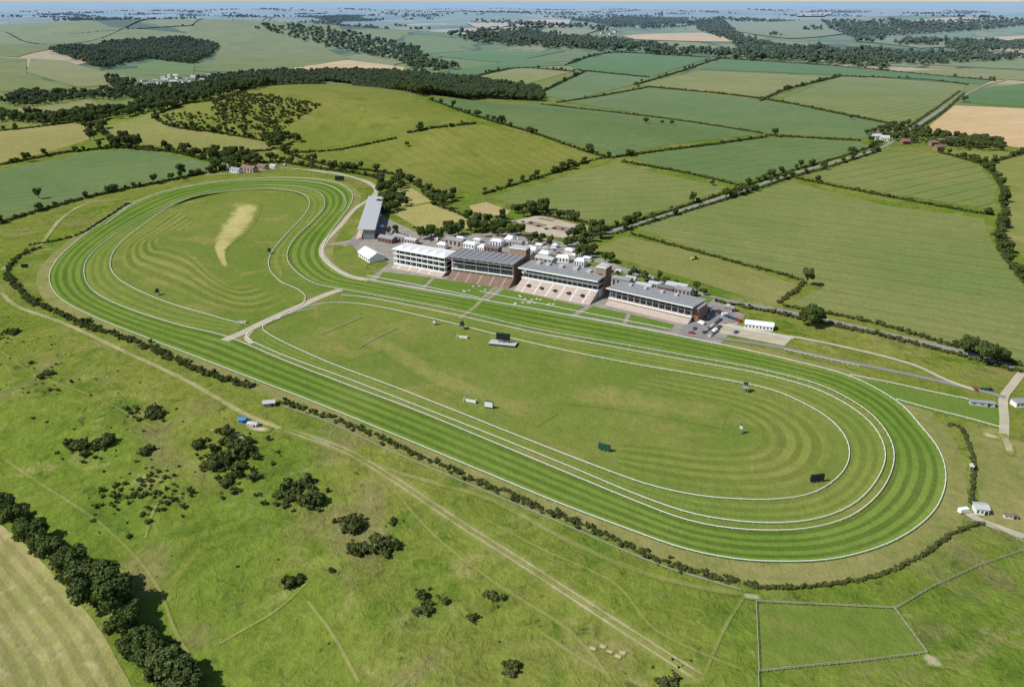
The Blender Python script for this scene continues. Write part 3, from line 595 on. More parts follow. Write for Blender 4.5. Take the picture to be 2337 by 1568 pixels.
# foreground scrub
def clump(u,v,n,spread,smin,smax,name='hawthorn_scrub'):
    x,y=survey(u,v); P=np.array([x,y])+rng.normal(0,spread,(n,2)); inst(name,P,smin,smax,'bush')
    P=np.array([x,y])+rng.normal(0,spread*1.5,(n*2,2)); inst('scrub_undergrowth',P,smin*.25,smax*.4,'bush')
for c in [(175,1018,7,2.5,1.3,2.2),(235,1022,8,3,1.0,2.0),(350,945,12,3.5,1.1,2.4),(540,1035,22,6.0,1.2,2.5),(500,1060,8,3,1,2),(530,1095,8,3,1.2,2),(670,1130,14,4,1.3,2.3),(705,1150,7,2.5,1.3,2.2),(805,1205,7,2.2,1.3,2.2),(855,1250,9,2.5,1.3,2.3),(812,1255,5,1.6,1.1,1.8),(660,1338,3,.8,1.3,1.8),(757,1305,1,.1,.9,1),(978,1385,7,2.4,.9,1.5),(1125,1370,3,1.2,.9,1.3),(1083,1415,2,.8,.8,1.0),(1170,1525,5,1.4,.8,1.3),(15,765,6,3,.9,1.7),(95,860,6,3,.9,1.6),(70,830,3,2,.7,1),(450,1022,4,2,1.1,1.7),(325,1035,4,2,1.1,1.7),(200,735,3,1.5,1,1.4),(150,880,3,3,.6,1),(1530,1550,6,3,.8,1.4),(310,935,3,2,.8,1.3),(905,1190,3,2,.5,.9),(590,1130,2,1,.6,1)]: clump(*c)
for u,v,n,s_ in ((340,1120,60,9),(270,1130,40,8),(380,1150,26,6)): 
    x,y=survey(u,v); inst('gorse_scrub',np.array([x,y])+rng.normal(0,s_,(n,2)),.3,.9,'bush')
P=polypts([(0,700),(500,960),(900,1120),(1500,1450),(1600,1560),(500,1560),(0,1000)],7); P=P[rng.random(len(P))<.13]; inst('scattered_shrubs',P,.10,.36,'bush')
P=polypts([(0,700),(420,900),(420,1200),(0,1000)],6); P=P[rng.random(len(P))<.12]; inst('scattered_shrubs',P,.2,.6,'bush')
for u,v,s in [(5,1160,1.0),(35,1195,1.1),(75,1235,1.1),(120,1265,1.1),(175,1300,1.2),(215,1370,1.4),(265,1380,1.35),(235,1340,1.3),(290,1440,.9),(330,1470,.9),(350,1530,1.1),(400,1550,1.2),(300,1490,.8),(430,1580,1.0),(150,1290,1.0),(55,1215,.9),(100,1250,.9),(195,1335,1.1),(310,1410,.9),(375,1510,1.0),(340,1500,.9)]:
    oak(u,v+15,s)
wood([(0,1130),(60,1190),(150,1260),(250,1330),(320,1420),(420,1510),(450,1568),(330,1568),(250,1430),(120,1310),(0,1195)],5,1.0,2.4,'bush',name='hedgerow',keep=.9)
for u,v,s in [(1840,648,1.0),(1850,740,1.15),(1868,738,.9),(1835,738,.8),(2210,808,.95),(2250,830,1.15),(2275,828,1.0),(1768,310,1.2),(1473,278,.9),(1533,282,.7),(1510,280,.6),(1940,270,.8),(635,338,1.4),(680,322,1.2),(2200,230,1.2),(1625,420,.6),(415,400,1.2),(495,385,1.3),(1240,478,1.1),(1210,485,1.0),(1190,190,1.1),(980,440,.9),(1165,420,.8),(928,332,.6),(1360,540,.9),(1340,560,.8),(1395,598,.8),(1470,632,.6),(60,366,1),(90,450,.9),(2040,318,1),(2085,322,.9),(1985,322,.8)]:
    oak(u,v+4,s)
# ------------------------------------------------------------------ rails / fences
def rail(P,h=1.15,w=.26,post=5,name='running_rail',mat='railw',closed=False,t=.22,rails=1,pw=.09):
    P=even(P,post); n=len(P); T=np.gradient(P,axis=0); T/=np.linalg.norm(T,axis=1)[:,None]+1e-9; N=np.stack([-T[:,1],T[:,0]],1)
    z=HT(P[:,0],P[:,1]); V=[];F=[]
    for k_ in range(rails):
        zt=z+h-k_*h*.42; b=len(V)*1
        A=P+N*w/2;B=P-N*w/2
        for i in range(n): V+= [(A[i,0],A[i,1],zt[i]),(B[i,0],B[i,1],zt[i]),(B[i,0],B[i,1],zt[i]-t),(A[i,0],A[i,1],zt[i]-t)]
        for i in range(n-1):
            for q_ in range(4): F.append((b+4*i+q_,b+4*i+(q_+1)%4,b+4*i+4+(q_+1)%4,b+4*i+4+q_))
    for i in range(n):
        b=len(V); c=P[i]+N[i]*(w*.5+.02); s=pw
        for zz in (z[i]-.3,z[i]+h-.04):
            for dx,dy in ((-s,-s),(s,-s),(s,s),(-s,s)): V.append((c[0]+dx,c[1]+dy,zz))
        F+= [(b,b+1,b+5,b+4),(b+1,b+2,b+6,b+5),(b+2,b+3,b+7,b+6),(b+3,b,b+4,b+7),(b+4,b+5,b+6,b+7)]
    return mesh_obj(name,V,F,M[mat])
def railpx(px,closed=False,**k_): return rail(spline(SV(px),5,closed),**k_)
rail(OUT,post=6); rail(INN,post=6)
rail(B_w,post=6); rail(np.vstack([C_w,C_w[:1]]),post=6)
rail(D_w[:-6],post=6)
railpx([(2045,914),(2120,935),(2200,955),(2282,978)],post=5)
railpx([(1940,858),(2050,880),(2140,900),(2230,918)],post=5)
railpx([(1095,668),(1310,712),(1530,755)],post=4,h=1.3)
railpx([(838,632),(960,655),(1095,683)],post=4,h=1.3)
railpx([(240,515),(330,455),(450,425),(560,415),(640,413),(720,418),(770,435),(790,462),(780,485)],post=6)
railpx([(640,725),(680,713),(720,705)],post=4); 
railpx([(730,765),(780,745),(826,725)],post=3,h=.8,w=.4,name='practice_hurdles',mat='stone'); railpx([(820,795),(865,770),(906,750)],post=3,h=.8,w=.4,name='practice_hurdles',mat='stone')
railpx([(575,780),(562,768),(580,752),(640,728)],post=4)
railpx([(650,930),(760,970),(900,1035),(1100,1120),(1300,1205),(1500,1290),(1690,1348)],post=3,h=1.1,w=.14,t=.14,rails=2,name='post_and_rail_fence',mat='stone')
wf=dict(post=2.6,h=1.3,w=.12,t=.13,rails=2,name='post_and_rail_fence',mat='stone',pw=.08)
def fence(px): rail(np.array(SV(px)) if len(px)==2 else even(SV(px),2.6),**wf)
fence([(1725,1375),(2040,1390)]); fence([(2040,1390),(2115,1492)]); fence([(2115,1492),(1960,1512),(1732,1535)]); fence([(1725,1375),(1732,1535)]); fence([(1730,1535),(1732,1600)])
fence([(2045,1390),(2120,1345),(2230,1295),(2337,1258)]); fence([(2205,1190),(2260,1200),(2337,1240)])
railpx([(1640,742),(1810,775)],post=3,w=.14,t=.15,rails=2,name='post_and_rail_fence'); railpx([(1790,800),(1960,838)],post=3,w=.14,t=.15,name='post_and_rail_fence')
# ------------------------------------------------------------------ buildings
def frame(name,x,y,ang):
    e=bpy.data.objects.new(name,None); scn.collection.objects.link(e); e.location=(x,y,float(HT(x,y))); e.rotation_euler=(0,0,ang); e.empty_display_size=2; return e
def boxes(par,name,mat,L):
    V=[];F=[]
    for (x0,x1,y0,y1,z0,z1) in L:
        b=len(V); V+=[(x0,y0,z0),(x1,y0,z0),(x1,y1,z0),(x0,y1,z0),(x0,y0,z1),(x1,y0,z1),(x1,y1,z1),(x0,y1,z1)]
        F+=[tuple(b+q for q in f) for f in ((0,3,2,1),(4,5,6,7),(0,1,5,4),(1,2,6,5),(2,3,7,6),(3,0,4,7))]
    return mesh_obj(name,V,F,M[mat],parent=par)
def poly(par,name,mat,V,F): return mesh_obj(name,V,F,M[mat],parent=par)
def gable(par,name,mat,x0,x1,y0,y1,z0,z1,ov=.4,hip=0):
    ym=(y0+y1)/2; a,b,c,d=x0-ov,x1+ov,y0-ov,y1+ov
    V=[(a,c,z0),(b,c,z0),(b,d,z0),(a,d,z0),(a+hip,ym,z1),(b-hip,ym,z1)]
    return poly(par,name,mat,V,[(0,1,5,4),(2,3,4,5),(0,4,3),(1,2,5),(3,2,1,0)])
def line_frame(name,pL,pR):
    a=np.array(survey(*pL));b=np.array(survey(*pR)); L=np.linalg.norm(b-a); ang=math.atan2(b[1]-a[1],b[0]-a[0]); return frame(name,a[0],a[1],ang),L
def terrace(e,L,y0,y1,z0,z1,n,mat,nm='terrace_steps',aisle=True):
    B=[];A=[]
    for i in range(n):
        ya=y0+(y1-y0)*i/n; yb=y0+(y1-y0)*(i+1)/n; z=z0+(z1-z0)*(i+1)/n; B.append((0,L,ya,yb,0,z))
        if aisle:
            x=6
            while x<L-4: A.append((x,x+1.2,ya-.02,yb,z-.05,z+.06)); x+=10
    boxes(e,nm,mat,B)
    if A: boxes(e,nm+'_aisles','white' if mat=='concrete' else 'concrete',A)
# stand A
e,L=line_frame('white_grandstand',(893,612),(1008,634))
terrace(e,L,0,4,0,2,5,'concrete')
D=22; B=[];Gs=[];Cc_=[];P_=[]
for k_ in range(3):
    z=2.2+k_*4.2
    B.append((-.5,L+.5,4.2 if k_ else 4.01,D,z,z+.5)); Gs.append((.6,L-.6,7.5,D-.4,z+.5,z+4.2)); P_.append((-.5,L+.5,4.0,4.15,z+.3,z+1.5))
    x=0
    while x<=L+.1: Cc_.append((x-.22,x+.22,4.6,5.0,z+.5,z+4.2)); Cc_.append((x-.12,x+.12,7.35,7.48,z+.5,z+4.2)); x+=L/9
boxes(e,'floor_slabs','white',B); boxes(e,'glazing','glass',Gs); boxes(e,'columns','white',Cc_); boxes(e,'balcony_fronts','white',P_)
boxes(e,'roof','fabric',[(-1,L+1,3,D+1,14.8,15.4)])
for i in range(6):
    w=L/6; x=i*w; poly(e,'roof_canopy','fabric',[(x,3.4,15.4),(x+w,3.4,15.4),(x+w,D,15.4),(x,D,15.4),(x+w/2,12,17.2)],[(0,1,4),(1,2,4),(2,3,4),(3,0,4)])
boxes(e,'base_wall','terr_brown',[(0,L,4.01,D-.6,0,2.19)])
# stand B
e,L=line_frame('main_grandstand',(1018,640),(1160,660))
terrace(e,L,0,11,0,5.0,12,'terr_brown')
boxes(e,'rear_block','dark',[(0.3,L-.3,13,30,0,15.5)])
boxes(e,'upper_deck','concrete',[(0,L,9.6,12.9,6.6,7.2),(0,L,11,12.95,11,11.4)])
boxes(e,'balcony_front','white',[(0,L,9.4,9.58,6.4,7.6),(0,L,10.8,10.98,10.8,11.9)])
terrace(e,L,11.2,13,7.3,9,3,'roofgrey','upper_seats',False)
boxes(e,'columns','white',[(x-.25,x+.25,10.2,10.7,0,16) for x in np.linspace(.5,L-.5,6)])
n=11; V=[];F=[]
for i in range(2*n+1):
    x=-1+(L+2)*i/(2*n); z=17.4 if i%2 else 16.7
    V+=[(x,5,z+.6),(x,32,z)]
for i in range(2*n): F.append((2*i,2*i+2,2*i+3,2*i+1))
V2=[(a,b,c-.35) for a,b,c in V]; nb=len(V); F+= [tuple(nb+q for q in f[::-1]) for f in F]
for i in range(2*n): F+=[(2*i,nb+2*i,nb+2*i+2,2*i+2),(2*i+1,2*i+3,nb+2*i+3,nb+2*i+1)]
poly(e,'folded_roof','roofgrey',V+V2,F)
boxes(e,'roof_soffit','roofgrey',[(-1,L+1,5.1,31.8,15.95,16.3)]); boxes(e,'roof_ribs','roofpale',[(-1+(L+2)*i/n-.12,-1+(L+2)*i/n+.12,4.9,32.1,17.0,17.75) for i in range(n+1)])
boxes(e,'side_walls','brick',[(-.6,.25,12,30.3,0,15.9),(L-.25,L+.6,12,30.3,0,15.9)])
boxes(e,'glazing_bars','white',[(x-.1,x+.1,12.85,12.97,0,15.4) for x in np.linspace(1,L-1,22)]+[(0.3,L-.3,12.8,12.9,13,13.25)])
# stand C
e,L=line_frame('long_grandstand',(1172,664),(1345,697))
terrace(e,L,0,14,0,6.0,14,'concrete')
boxes(e,'vomitories','dark',[(x,x+2.4,5,8,3.6,4.4) for x in np.linspace(8,L-10,5)])
boxes(e,'rear_block','white',[(0,L,16.4,30,0,6.4)])
boxes(e,'glazing','glass',[(0.3,L-.3,17.2,29.5,6.9,10.3),(.3,L-.3,17.6,29.5,10.8,14.6)])
boxes(e,'floor_slabs','white',[(-.4,L+.4,13,30,6.41,6.89),(-.4,L+.4,13.6,30,10.31,10.79)])
boxes(e,'balcony_fronts','white',[(-.4,L+.4,12.8,12.98,6.2,7.7),(-.4,L+.4,13.4,13.58,10.1,11.6)])
boxes(e,'columns','white',[(x-.18,x+.18,14.4,14.8,6.9,10.3) for x in np.linspace(.5,L-.5,16)]+[(x-.18,x+.18,15,15.4,10.8,14.6) for x in np.linspace(.5,L-.5,16)]+[(x-.08,x+.08,17.45,17.58,10.8,14.6) for x in np.linspace(.5,L-.5,30)])
boxes(e,'roof','roofgrey',[(-1.5,L+1.5,9.5,31,15.0,15.6)]); boxes(e,'roof_fascia','white',[(-1.5,L+1.5,9.3,9.48,14.6,15.7)])
boxes(e,'roof_plant','roofpale',[(x,x+3.5,24,28,15.6,17.2) for x in (6,14,25,37,48)]); boxes(e,'roof_seams','roofpale',[(x-.06,x+.06,9.6,30.9,15.58,15.72) for x in np.linspace(0,L,20)])
boxes(e,'rear_upper_storey','white',[(4,L-6,31.01,38,0,11)]); boxes(e,'rear_upper_roof','roofgrey',[(3.5,L-5.5,31.02,38.5,11.01,11.5)])
boxes(e,'terrace_barriers','white',[(x,x+5,y_,y_+.08,y_*.43+1.4,y_*.43+1.6) for x in np.arange(2,L-6,9) for y_ in (3,7,11)])
def btower(pL,pR,dep,h):
    e,L=line_frame('brick_tower',pL,pR); boxes(e,'walls','brick',[(0,L,0,dep,0,h)]); boxes(e,'parapet','white',[(-.3,L+.3,-.3,dep+.3,h,h+.5)]); boxes(e,'roof','roofpale',[(.4,L-.4,.4,dep-.4,h+.5,h+.9)])
    boxes(e,'windows','glass',[(L*.3,L*.7,-.06,.05,z,z+1.6) for z in np.arange(3,h-3,4)])
btower((1358,672),(1380,676),11,21); btower((1163,628),(1200,633),9,22)
# stand D
e,L=line_frame('low_grandstand',(1380,697),(1568,742))
terrace(e,L,0,6,0,2.6,7,'concrete',aisle=False)
boxes(e,'rear_block','terr_brown',[(0,L,8,25,0,3.5)]); boxes(e,'glazing','glass',[(.3,L-.3,9.5,24.5,4.0,10.5)]); boxes(e,'floor_slabs','concrete',[(-.3,L+.3,5.4,25,3.51,3.99)])
boxes(e,'balcony_front','white',[(-.3,L+.3,5.2,5.38,3.4,4.6),(-.3,L+.3,7.6,7.72,7.1,7.5)])
boxes(e,'columns','roofpale',[(x-.2,x+.2,6,6.4,0,10.6) for x in np.linspace(.5,L-.5,14)]+[(x-.08,x+.08,9.35,9.48,4,10.5) for x in np.linspace(.5,L-.5,34)])
poly(e,'roof','roofgrey',[(-1.5,3.5,11.9),(L+1.5,3.5,11.9),(L+1.5,27,10.8),(-1.5,27,10.8),(-1.5,3.5,11.3),(L+1.5,3.5,11.3),(L+1.5,27,10.3),(-1.5,27,10.3)],[(0,1,2,3),(7,6,5,4),(0,4,5,1),(1,5,6,2),(2,6,7,3),(3,7,4,0)])
boxes(e,'roof_fascia','white',[(-1.6,L+1.6,3.3,3.48,11.2,12.0)])
boxes(e,'end_stair','brick',[(L+.1,L+4,8,22,0,9.8)]); boxes(e,'end_stair_roof','roofgrey',[(L-.1+.3,L+4.2,7.8,22.2,9.81,10.2)]); boxes(e,'roof_plant','roofpale',[(x,x+2.4,19,22,11,12.6) for x in (8,20,33,44)])
# far stand
e,L=line_frame('small_grandstand',(838,470),(812,548)); L=max(L,20)
terrace(e,L,0,5,0,2.5,6,'concrete',aisle=False)
boxes(e,'rear_block','roofgrey',[(0,L,7,17,0,9)]); boxes(e,'glazing','glass',[(.5,L-.5,6.8,6.98,3,8.5)]); boxes(e,'columns','white',[(x-.2,x+.2,5.2,5.6,0,9) for x in np.linspace(.5,L-.5,9)])
poly(e,'roof','roofpale',[(-1,2,10.2),(L+1,2,10.2),(L+1,18,9.2),(-1,18,9.2),(-1,2,9.7),(L+1,2,9.7),(L+1,18,9.01),(-1,18,9.01)],[(0,1,2,3),(7,6,5,4),(0,4,5,1),(1,5,6,2),(2,6,7,3),(3,7,4,0)])
SA=math.atan2(-129,213)
def marquee(u,v,Lx,Ly,h=3,rh=2.2,ang=SA,name='marquee',wall='fabric',roof='fabric',bays=6,hip=0):
    x,y=survey(u,v); e=frame(name,x,y,ang); boxes(e,'walls',wall,[(-Lx/2,Lx/2,-Ly/2,Ly/2,0,h)]); gable(e,'roof',roof,-Lx/2,Lx/2,-Ly/2,Ly/2,h+.01,h+rh,hip=hip)
    boxes(e,'window_panels','glass',[(-Lx/2+(i+.25)*Lx/bays,-Lx/2+(i+.7)*Lx/bays,-Ly/2-.05,-Ly/2+.05,1.0,h-.9) for i in range(bays)]); return e
marquee(848,590,24,14,4,4,SA-.45); marquee(1732,748,18,8,3.2,1.6,-.32,bays=8)
for u,v,a,b,h,rh in [(1075,560,12,8,4,1.5),(1105,568,9,8,4,2),(1135,556,11,8,5,1.5),(1165,552,8,8,5,3),(1215,572,10,9,4,2.0),(1245,582,9,9,4,2),(1285,592,11,7,4,2),(1325,602,8,8,5,2.0),(1010,562,8,6,4,2),(1050,548,8,5,4,1.6),(1300,575,8,5,4,1.5),(1090,548,7,5,3,1),(1230,560,6,5,3,1),(1340,590,6,5,3,1),(1265,560,7,4,3,1)]:
    marquee(u,v+5,a,b,h,rh,SA+random.uniform(-.25,.25),name='hospitality_pavilion',bays=4,hip=2)
for u,v,a,b,h,rh,w,r_ in [(885,548,16,8,4,2,'brick','roofgrey'),(915,545,14,7,4,2,'stone','roofgrey'),(1545,660,16,9,5,1.5,'white','roofpale'),(1560,672,12,8,6,1.5,'stone','roofgrey'),(1420,648,14,8,6,1.5,'stone','roofgrey'),(1470,660,12,8,5,1.5,'stone','roofpale'),(1520,665,12,7,5,1.5,'brick','roofdark'),(1300,628,16,8,9,1.5,'brick','roofgrey'),(570,388,22,9,5,3,'stone','tile'),(540,390,16,8,4,2.5,'white','roofgrey'),(600,382,14,8,4,2.5,'stone','tile'),(530,380,12,6,4,2,'stone','roofgrey'),(625,380,9,6,3,2,'white','roofpale'),(1040,555,18,8,5,2,'stone','roofgrey'),(1195,590,18,9,7,1.6,'stone','roofgrey'),(1245,603,16,8,7,1.6,'stone','roofpale'),(1125,575,14,7,6,1.6,'brick','roofdark'),(1180,560,12,7,5,1.6,'stone','roofgrey'),(940,552,12,6,4,1.6,'stone','roofpale'),(1610,705,8,4,3,1,'white','roofgrey'),(1665,705,7,4,3,1,'stone','roofgrey'),(1395,640,9,6,4,1.4,'white','roofdark'),(1440,640,8,5,3.5,1.4,'white','roofpale'),(1495,652,9,5,3.5,1.4,'stone','roofpale')]:
    e=marquee(u,v+4,a,b,h,rh,name='service_building',wall=w,roof=r_,bays=4); boxes(e,'door','dark',[(a*.3,a*.3+1.4,-b/2-.08,-b/2+.04,0,2.2)])
def house(u,v,a=12,b=8,h=5,roof='tile',wall='brick',ang=.3):
    e=marquee(u,v,a,b,h,3.6,ang,'country_house',wall,roof,4); boxes(e,'chimney','brick',[(a*.3,a*.3+1,-.5,.5,h+1.5,h+5)]); boxes(e,'door','dark',[(-.6,.6,-b/2-.09,-b/2+.03,0,2.1)])
for i,(u,v) in enumerate([(2000,318),(2018,322),(2065,330),(2070,320),(2130,333),(2150,330),(2165,325),(2140,343),(2010,310)]): house(u,v,random.uniform(12,18),8,5,'roofpale' if i<2 else 'tile','white' if i<2 else 'brick',random.uniform(-.5,.5))
for i in range(26): house(370+i*5+random.uniform(-4,4),184+random.uniform(-8,8),random.uniform(14,22),10,5,random.choice(['roofgrey','roofgrey','roofpale']),random.choice(['white','white','stone']),random.uniform(-1,1))
for i in range(6): house(330+i*9,192+random.uniform(-5,5),16,9,5,'roofgrey','white',random.uniform(-1,1))
for u,v in [(1385,72),(1405,75),(1395,80),(1375,78)]: house(u,v,26,14,7,'tile','white',random.uniform(-1,1))
# ------------------------------------------------------------------ screens, towers, objects
def screen(u,v,w,h,ang,name='video_screen',mat='green',face='black',plat=None,leg=1.2):
    x,y=survey(u,v); e=frame(name,x,y,ang)
    if plat: boxes(e,'platform','green',[(-plat/2,plat/2,-3.2,3.2,.5,1.3)]); boxes(e,'platform_deck','roofpale',[(-plat/2-.2,plat/2+.2,-3.4,3.4,1.3,1.5)]); boxes(e,'platform_feet','dark',[(q-.3,q+.3,-2.8,2.8,0,.5) for q in np.linspace(-plat/2+1,plat/2-1,5)])
    z=1.5 if plat else 0
    boxes(e,'legs','steel',[(-w*.35,-w*.35+.3,0,.4,z,z+leg),(w*.35-.3,w*.35,0,.4,z,z+leg),(-.15,.15,0,.4,z,z+leg)])
    boxes(e,'cabinet',mat,[(-w/2,w/2,0,1.0,z+leg,z+leg+h)]); boxes(e,'display',face,[(-w/2+.25,w/2-.25,-.06,.04,z+leg+.25,z+leg+h-.25)])
    boxes(e,'back_braces','steel',[(q-.1,q+.1,1.0,2.2,z,z+.25) for q in (-w*.3,w*.3)]+[(q-.1,q+.1,1.9,2.1,z,z+leg+h*.5) for q in (-w*.3,w*.3)])
screen(1148,787,9,4.6,-.25,plat=17,leg=1.6); screen(1378,1030,6,3,-.45,'notice_board',face='green',leg=.8); screen(1865,1102,6.5,3.2,.2,'video_screen',mat='black',leg=1.0); screen(57,612,5,2.6,.2,'video_screen',leg=.6,mat='black'); screen(775,414,11,5,-.1,'video_screen',leg=1,mat='black'); screen(1115,933,5,3.5,-.3,'notice_board',leg=.8,face='white')
def camtower(u,v,h=4,w=3,wall='white'):
    x,y=survey(u,v); e=frame('camera_tower',x,y,-.3)
    boxes(e,'legs','steel',[(a-.1,a+.1,b-.1,b+.1,0,h) for a in (-w/2,w/2) for b in (-w/2,w/2)]); boxes(e,'deck','dark',[(-w/2-.3,w/2+.3,-w/2-.3,w/2+.3,h,h+.2)])
    boxes(e,'guard_rail',wall,[(-w/2-.3,w/2+.3,-w/2-.3,-w/2-.2,h+.2,h+1.2),(-w/2-.3,-w/2-.2,-w/2-.19,w/2+.3,h+.2,h+1.2)]); boxes(e,'cabin',wall,[(-w/2+.2,w/2-.2,-w/4,w/2,h+.2,h+2.3)]); boxes(e,'roof','dark',[(-w/2,w/2,-w/2,w/2+.2,h+2.3,h+2.45)])
    boxes(e,'ladder','steel',[(w/2+.1,w/2+.2,-.5,-.4,0,h),(w/2+.1,w/2+.2,.1,.2,0,h)]+[(w/2+.1,w/2+.2,-.39,.09,z,z+.08) for z in np.arange(.3,h,.4)])
camtower(1700,895,3.0,2.6,'roofpale'); camtower(1690,990,3,1.0); camtower(1055,752,3,2.2,'green'); camtower(2215,1075,2.5,1.2); camtower(992,742,1.5,1.2)
def jump(u,v,L=8,ang=-.3):
    x,y=survey(u,v); e=frame('steeplechase_fence',x,y,ang); boxes(e,'white_wings','white',[(-L/2,-L/2+.2,-1,1,0,2.2),(L/2-.2,L/2,-1,1,0,2.2),(-L/2+.2,L/2-.2,-.3,-.15,.2,1.8)]); boxes(e,'birch','wood',[(-L/2+.25,L/2-.25,-.14,.6,0,1.6)])
jump(1073,918,7,-.35); jump(553,738,5,.1); jump(1055,772,7,-.2)
# vehicles
def car_mesh(name,paint,L=4.4,Wd=1.8,van=False):
    V=[];F=[];MI=[]
    def prism(prof,y0,y1,mi,tap=0):
        b=len(V); n=len(prof)
        for yy,s in ((y0,1),(y1,-1)):
            for (x,z) in prof: V.append((x,yy+s*(tap if z>1.0 else 0),z))
        F.append(tuple(b+i for i in range(n))); MI.append(mi); F.append(tuple(b+n+i for i in range(n))[::-1]); MI.append(mi)
        for i in range(n): F.append((b+i,b+n+i,b+n+(i+1)%n,b+(i+1)%n)); MI.append(mi)
    h=L/2
    if van:
        prism([(-h,.35),(h,.35),(h,1.0),(h-.5,1.15),(h-1.1,2.1),(-h,2.15)],-Wd/2,Wd/2,0); prism([(h-1.15,1.25),(h-.62,1.25),(h-1.05,2.0),(h-1.3,2.0)],-Wd/2-.01,Wd/2+.01,1)
    else:
        prism([(-h,.35),(h,.35),(h,.75),(h-.9,.95),(-h+.5,1.0),(-h,.85)],-Wd/2,Wd/2,0); prism([(-h+.6,.99),(h-1.2,.95),(h-1.9,1.45),(-h+1.1,1.45)],-Wd/2+.08,Wd/2-.08,1,.12); prism([(-h+1.15,1.455),(h-1.95,1.455),(h-2.0,1.5),(-h+1.2,1.5)],-Wd/2+.2,Wd/2-.2,0)
    for wx in (-h*.62,h*.62):
        for wy in (-Wd/2+.02,Wd/2-.22):
            prism([(wx+.33*math.cos(t),.33+.33*math.sin(t)) for t in np.linspace(0,6.283,11)[:-1]],wy,wy+.2,2)
    me=bpy.data.meshes.new(name); me.from_pydata(V,[],F); [me.materials.append(m) for m in (paint,M['glass'],M['tyre'])]; me.polygons.foreach_set('material_index',MI); me.update()
    return me
paints=[plain('car_paint_%d'%i,c,.3,.5,var=.02) for i,c in enumerate([(.7,.7,.7),(.05,.05,.06),(.25,.26,.28),(.35,.03,.03),(.04,.09,.25),(.8,.8,.8),(.5,.5,.5),(.08,.08,.09)])]
cms=[car_mesh('car_mesh',p_) for p_ in paints]; van=car_mesh('van_mesh',paints[5],5.4,2,True)
def park(u,v,ang,vn=False):
    x,y=survey(u,v); o=bpy.data.objects.new('parked_van' if vn else 'parked_car',van if vn else random.choice(cms)); scn.collection.objects.link(o); o.location=(x,y,float(HT(x,y))+.28); o.rotation_euler=(0,0,ang)
for i in range(9): park(872+i*8,520+i*3.2,1.0,i%4==0)
for i in range(8): park(1608+i*5,760-i*4,.9)
for i in range(5): park(1622+i*5,768-i*5,.9,i==2)
for i in range(7): park(1640+i*8,716+i*3,-.3+1.57)
for u,v in [(860,540),(872,548),(1590,705),(1640,712),(1655,722),(1680,760),(1662,703),(945,520),(1560,690),(1345,650),(2225,890),(520,388),(650,378),(510,392),(636,376),(2200,1170),(1600,740),(1585,752),(1578,762),(1615,725),(1245,570),(1265,572),(1230,560),(1330,590),(1350,598),(1385,612),(1410,622),(1450,635),(1490,645),(865,495),(858,510),(850,528),(1180,550),(1205,556),(1275,580),(1310,585),(1430,632),(1530,650),(1575,690),(900,535),(985,550),(1000,548)]: park(u,v,random.uniform(0,3),random.random()<.3)
for i in range(8): park(1175+i*18,507+i*3+random.uniform(-3,6),.6)
def tractor(u,v,ang):
    x,y=survey(u,v); e=frame('tractor_and_trailer',x,y,ang)
    boxes(e,'bonnet','yellow',[(.2,2.2,-.5,.5,.8,1.6)]); boxes(e,'cab','glass',[(-1.2,.19,-.8,.8,1.2,2.6)]); boxes(e,'cab_roof','dark',[(-1.3,.3,-.9,.9,2.6,2.8)]); boxes(e,'trailer','yellow' if u>1000 else 'dark',[(-5,-1.8,-1.1,1.1,.7,1.7)])
    V=[];F=[]
    for cx,r,cy in ((-.7,.85,-1.15),(-.7,.85,.8),(1.6,.5,-.95),(1.6,.5,.6),(-3.5,.5,-1.4),(-3.5,.5,1.12)):
        b=len(V); 
        for yy in (cy,cy+.35):
            for t in np.linspace(0,6.283,13)[:-1]: V.append((cx+r*math.cos(t),yy,r+r*math.sin(t)))
        F.append(tuple(b+i for i in range(12))); F.append(tuple(b+12+i for i in range(12))[::-1]); F+=[(b+i,b+12+i,b+12+(i+1)%12,b+(i+1)%12) for i in range(12)]
    poly(e,'wheels','tyre',V,F)
tractor(1588,592,.4); camtower(360,674,2.5,2,'dark'); camtower(615,580,2.5,2,'dark')
def shed(u,v,a,b,h,wall,roof,ang,rh=.8): 
    e=marquee(u,v,a,b,h,rh,ang,'storage_shed',wall,roof,3); boxes(e,'door','dark',[(a*.2,a*.2+1.2,-b/2-.09,-b/2+.04,0,2)])
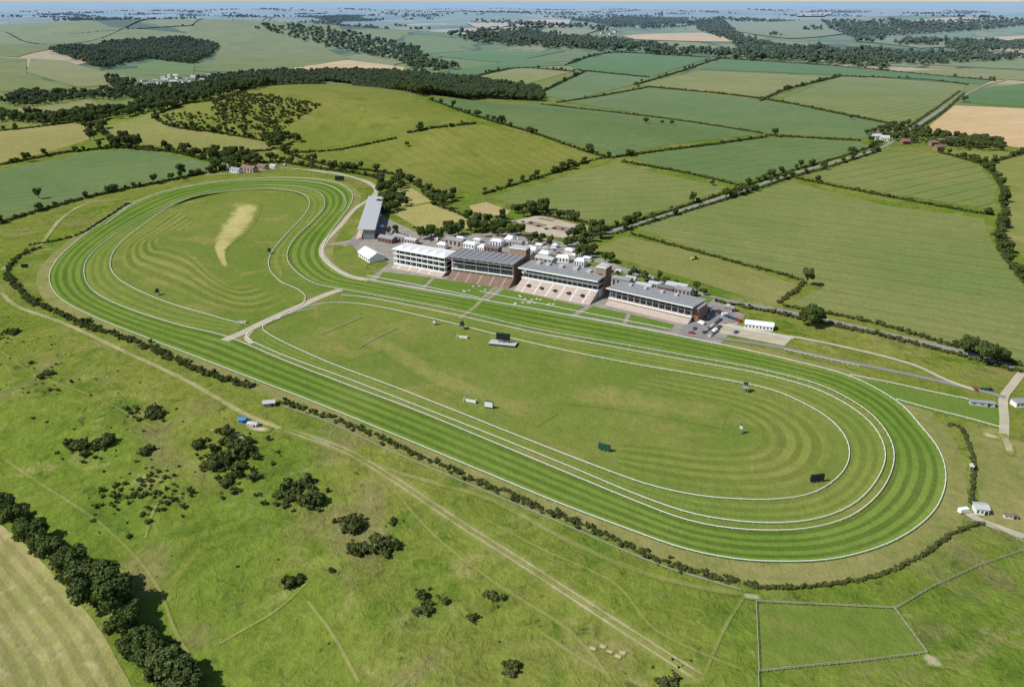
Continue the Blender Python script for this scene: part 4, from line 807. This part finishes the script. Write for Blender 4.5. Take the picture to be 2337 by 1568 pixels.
shed(615,925,6,4,2.2,'stone','roofpale',.2); shed(555,962,3.5,3,1.6,'blue','blue',-.2); shed(578,972,5,3,1.6,'white','roofpale',-.3); shed(2236,1168,5,5,3,'white','roofpale',-.2); shed(2240,925,12,3,2.4,'roofpale','roofgrey',-.25,.5); shed(2325,925,7,5,3,'white','roofgrey',.1); shed(2305,1182,5,1.6,1.6,'white','tile',-.2,.3); shed(2250,890,6,1,1,'green','green',-.2,.1); shed(290,466,6,3,2,'stone','roofgrey',.5)
path('concrete_pad',[(565,975),(590,980),(620,982)],5,M['soil'],5)
def pic(u,v):
    x,y=survey(u,v); e=frame('picnic_table',x,y,random.uniform(0,3)); boxes(e,'top','white',[(-.9,.9,-.4,.4,.7,.78)]); boxes(e,'benches','white',[(-.9,.9,-.85,-.6,.42,.48),(-.9,.9,.6,.85,.42,.48)]); boxes(e,'legs','white',[(-.7,-.6,-.7,.7,.0,.41),(.6,.7,-.7,.7,0,.41),(-.1,.1,-.1,.1,0,.69)])
for _ in range(16): pic(random.uniform(1165,1270),random.uniform(676,698))
for _ in range(6): pic(random.uniform(1040,1110),random.uniform(655,668))
# ------------------------------------------------------------------ light, sky
el_=math.radians(48); sx,sy=-.94,-.34; nn=math.hypot(sx,sy); sx/=nn; sy/=nn
w=bpy.data.worlds.new("World"); scn.world=w; w.use_nodes=True; nt=w.node_tree; bg=nt.nodes['Background']; sk=nt.nodes.new('ShaderNodeTexSky'); sk.sky_type='NISHITA'; sk.sun_disc=False
sk.sun_elevation=el_; sk.sun_rotation=math.atan2(sx,sy); sk.air_density=1.0; sk.dust_density=.3; nt.links.new(sk.outputs[0],bg.inputs[0]); bg.inputs[1].default_value=.10
sl=bpy.data.lights.new('sun','SUN'); sl.energy=4.9; sl.angle=math.radians(.5); sl.color=(1,.955,.88); so=bpy.data.objects.new('sun',sl); scn.collection.objects.link(so)
so.rotation_euler=Vector((-sx*math.cos(el_),-sy*math.cos(el_),-math.sin(el_))).to_track_quat('-Z','Y').to_euler(); so.location=(0,0,400)
print('INST',CNT,'objs',len(bpy.data.objects),'t',time.time()-T0)
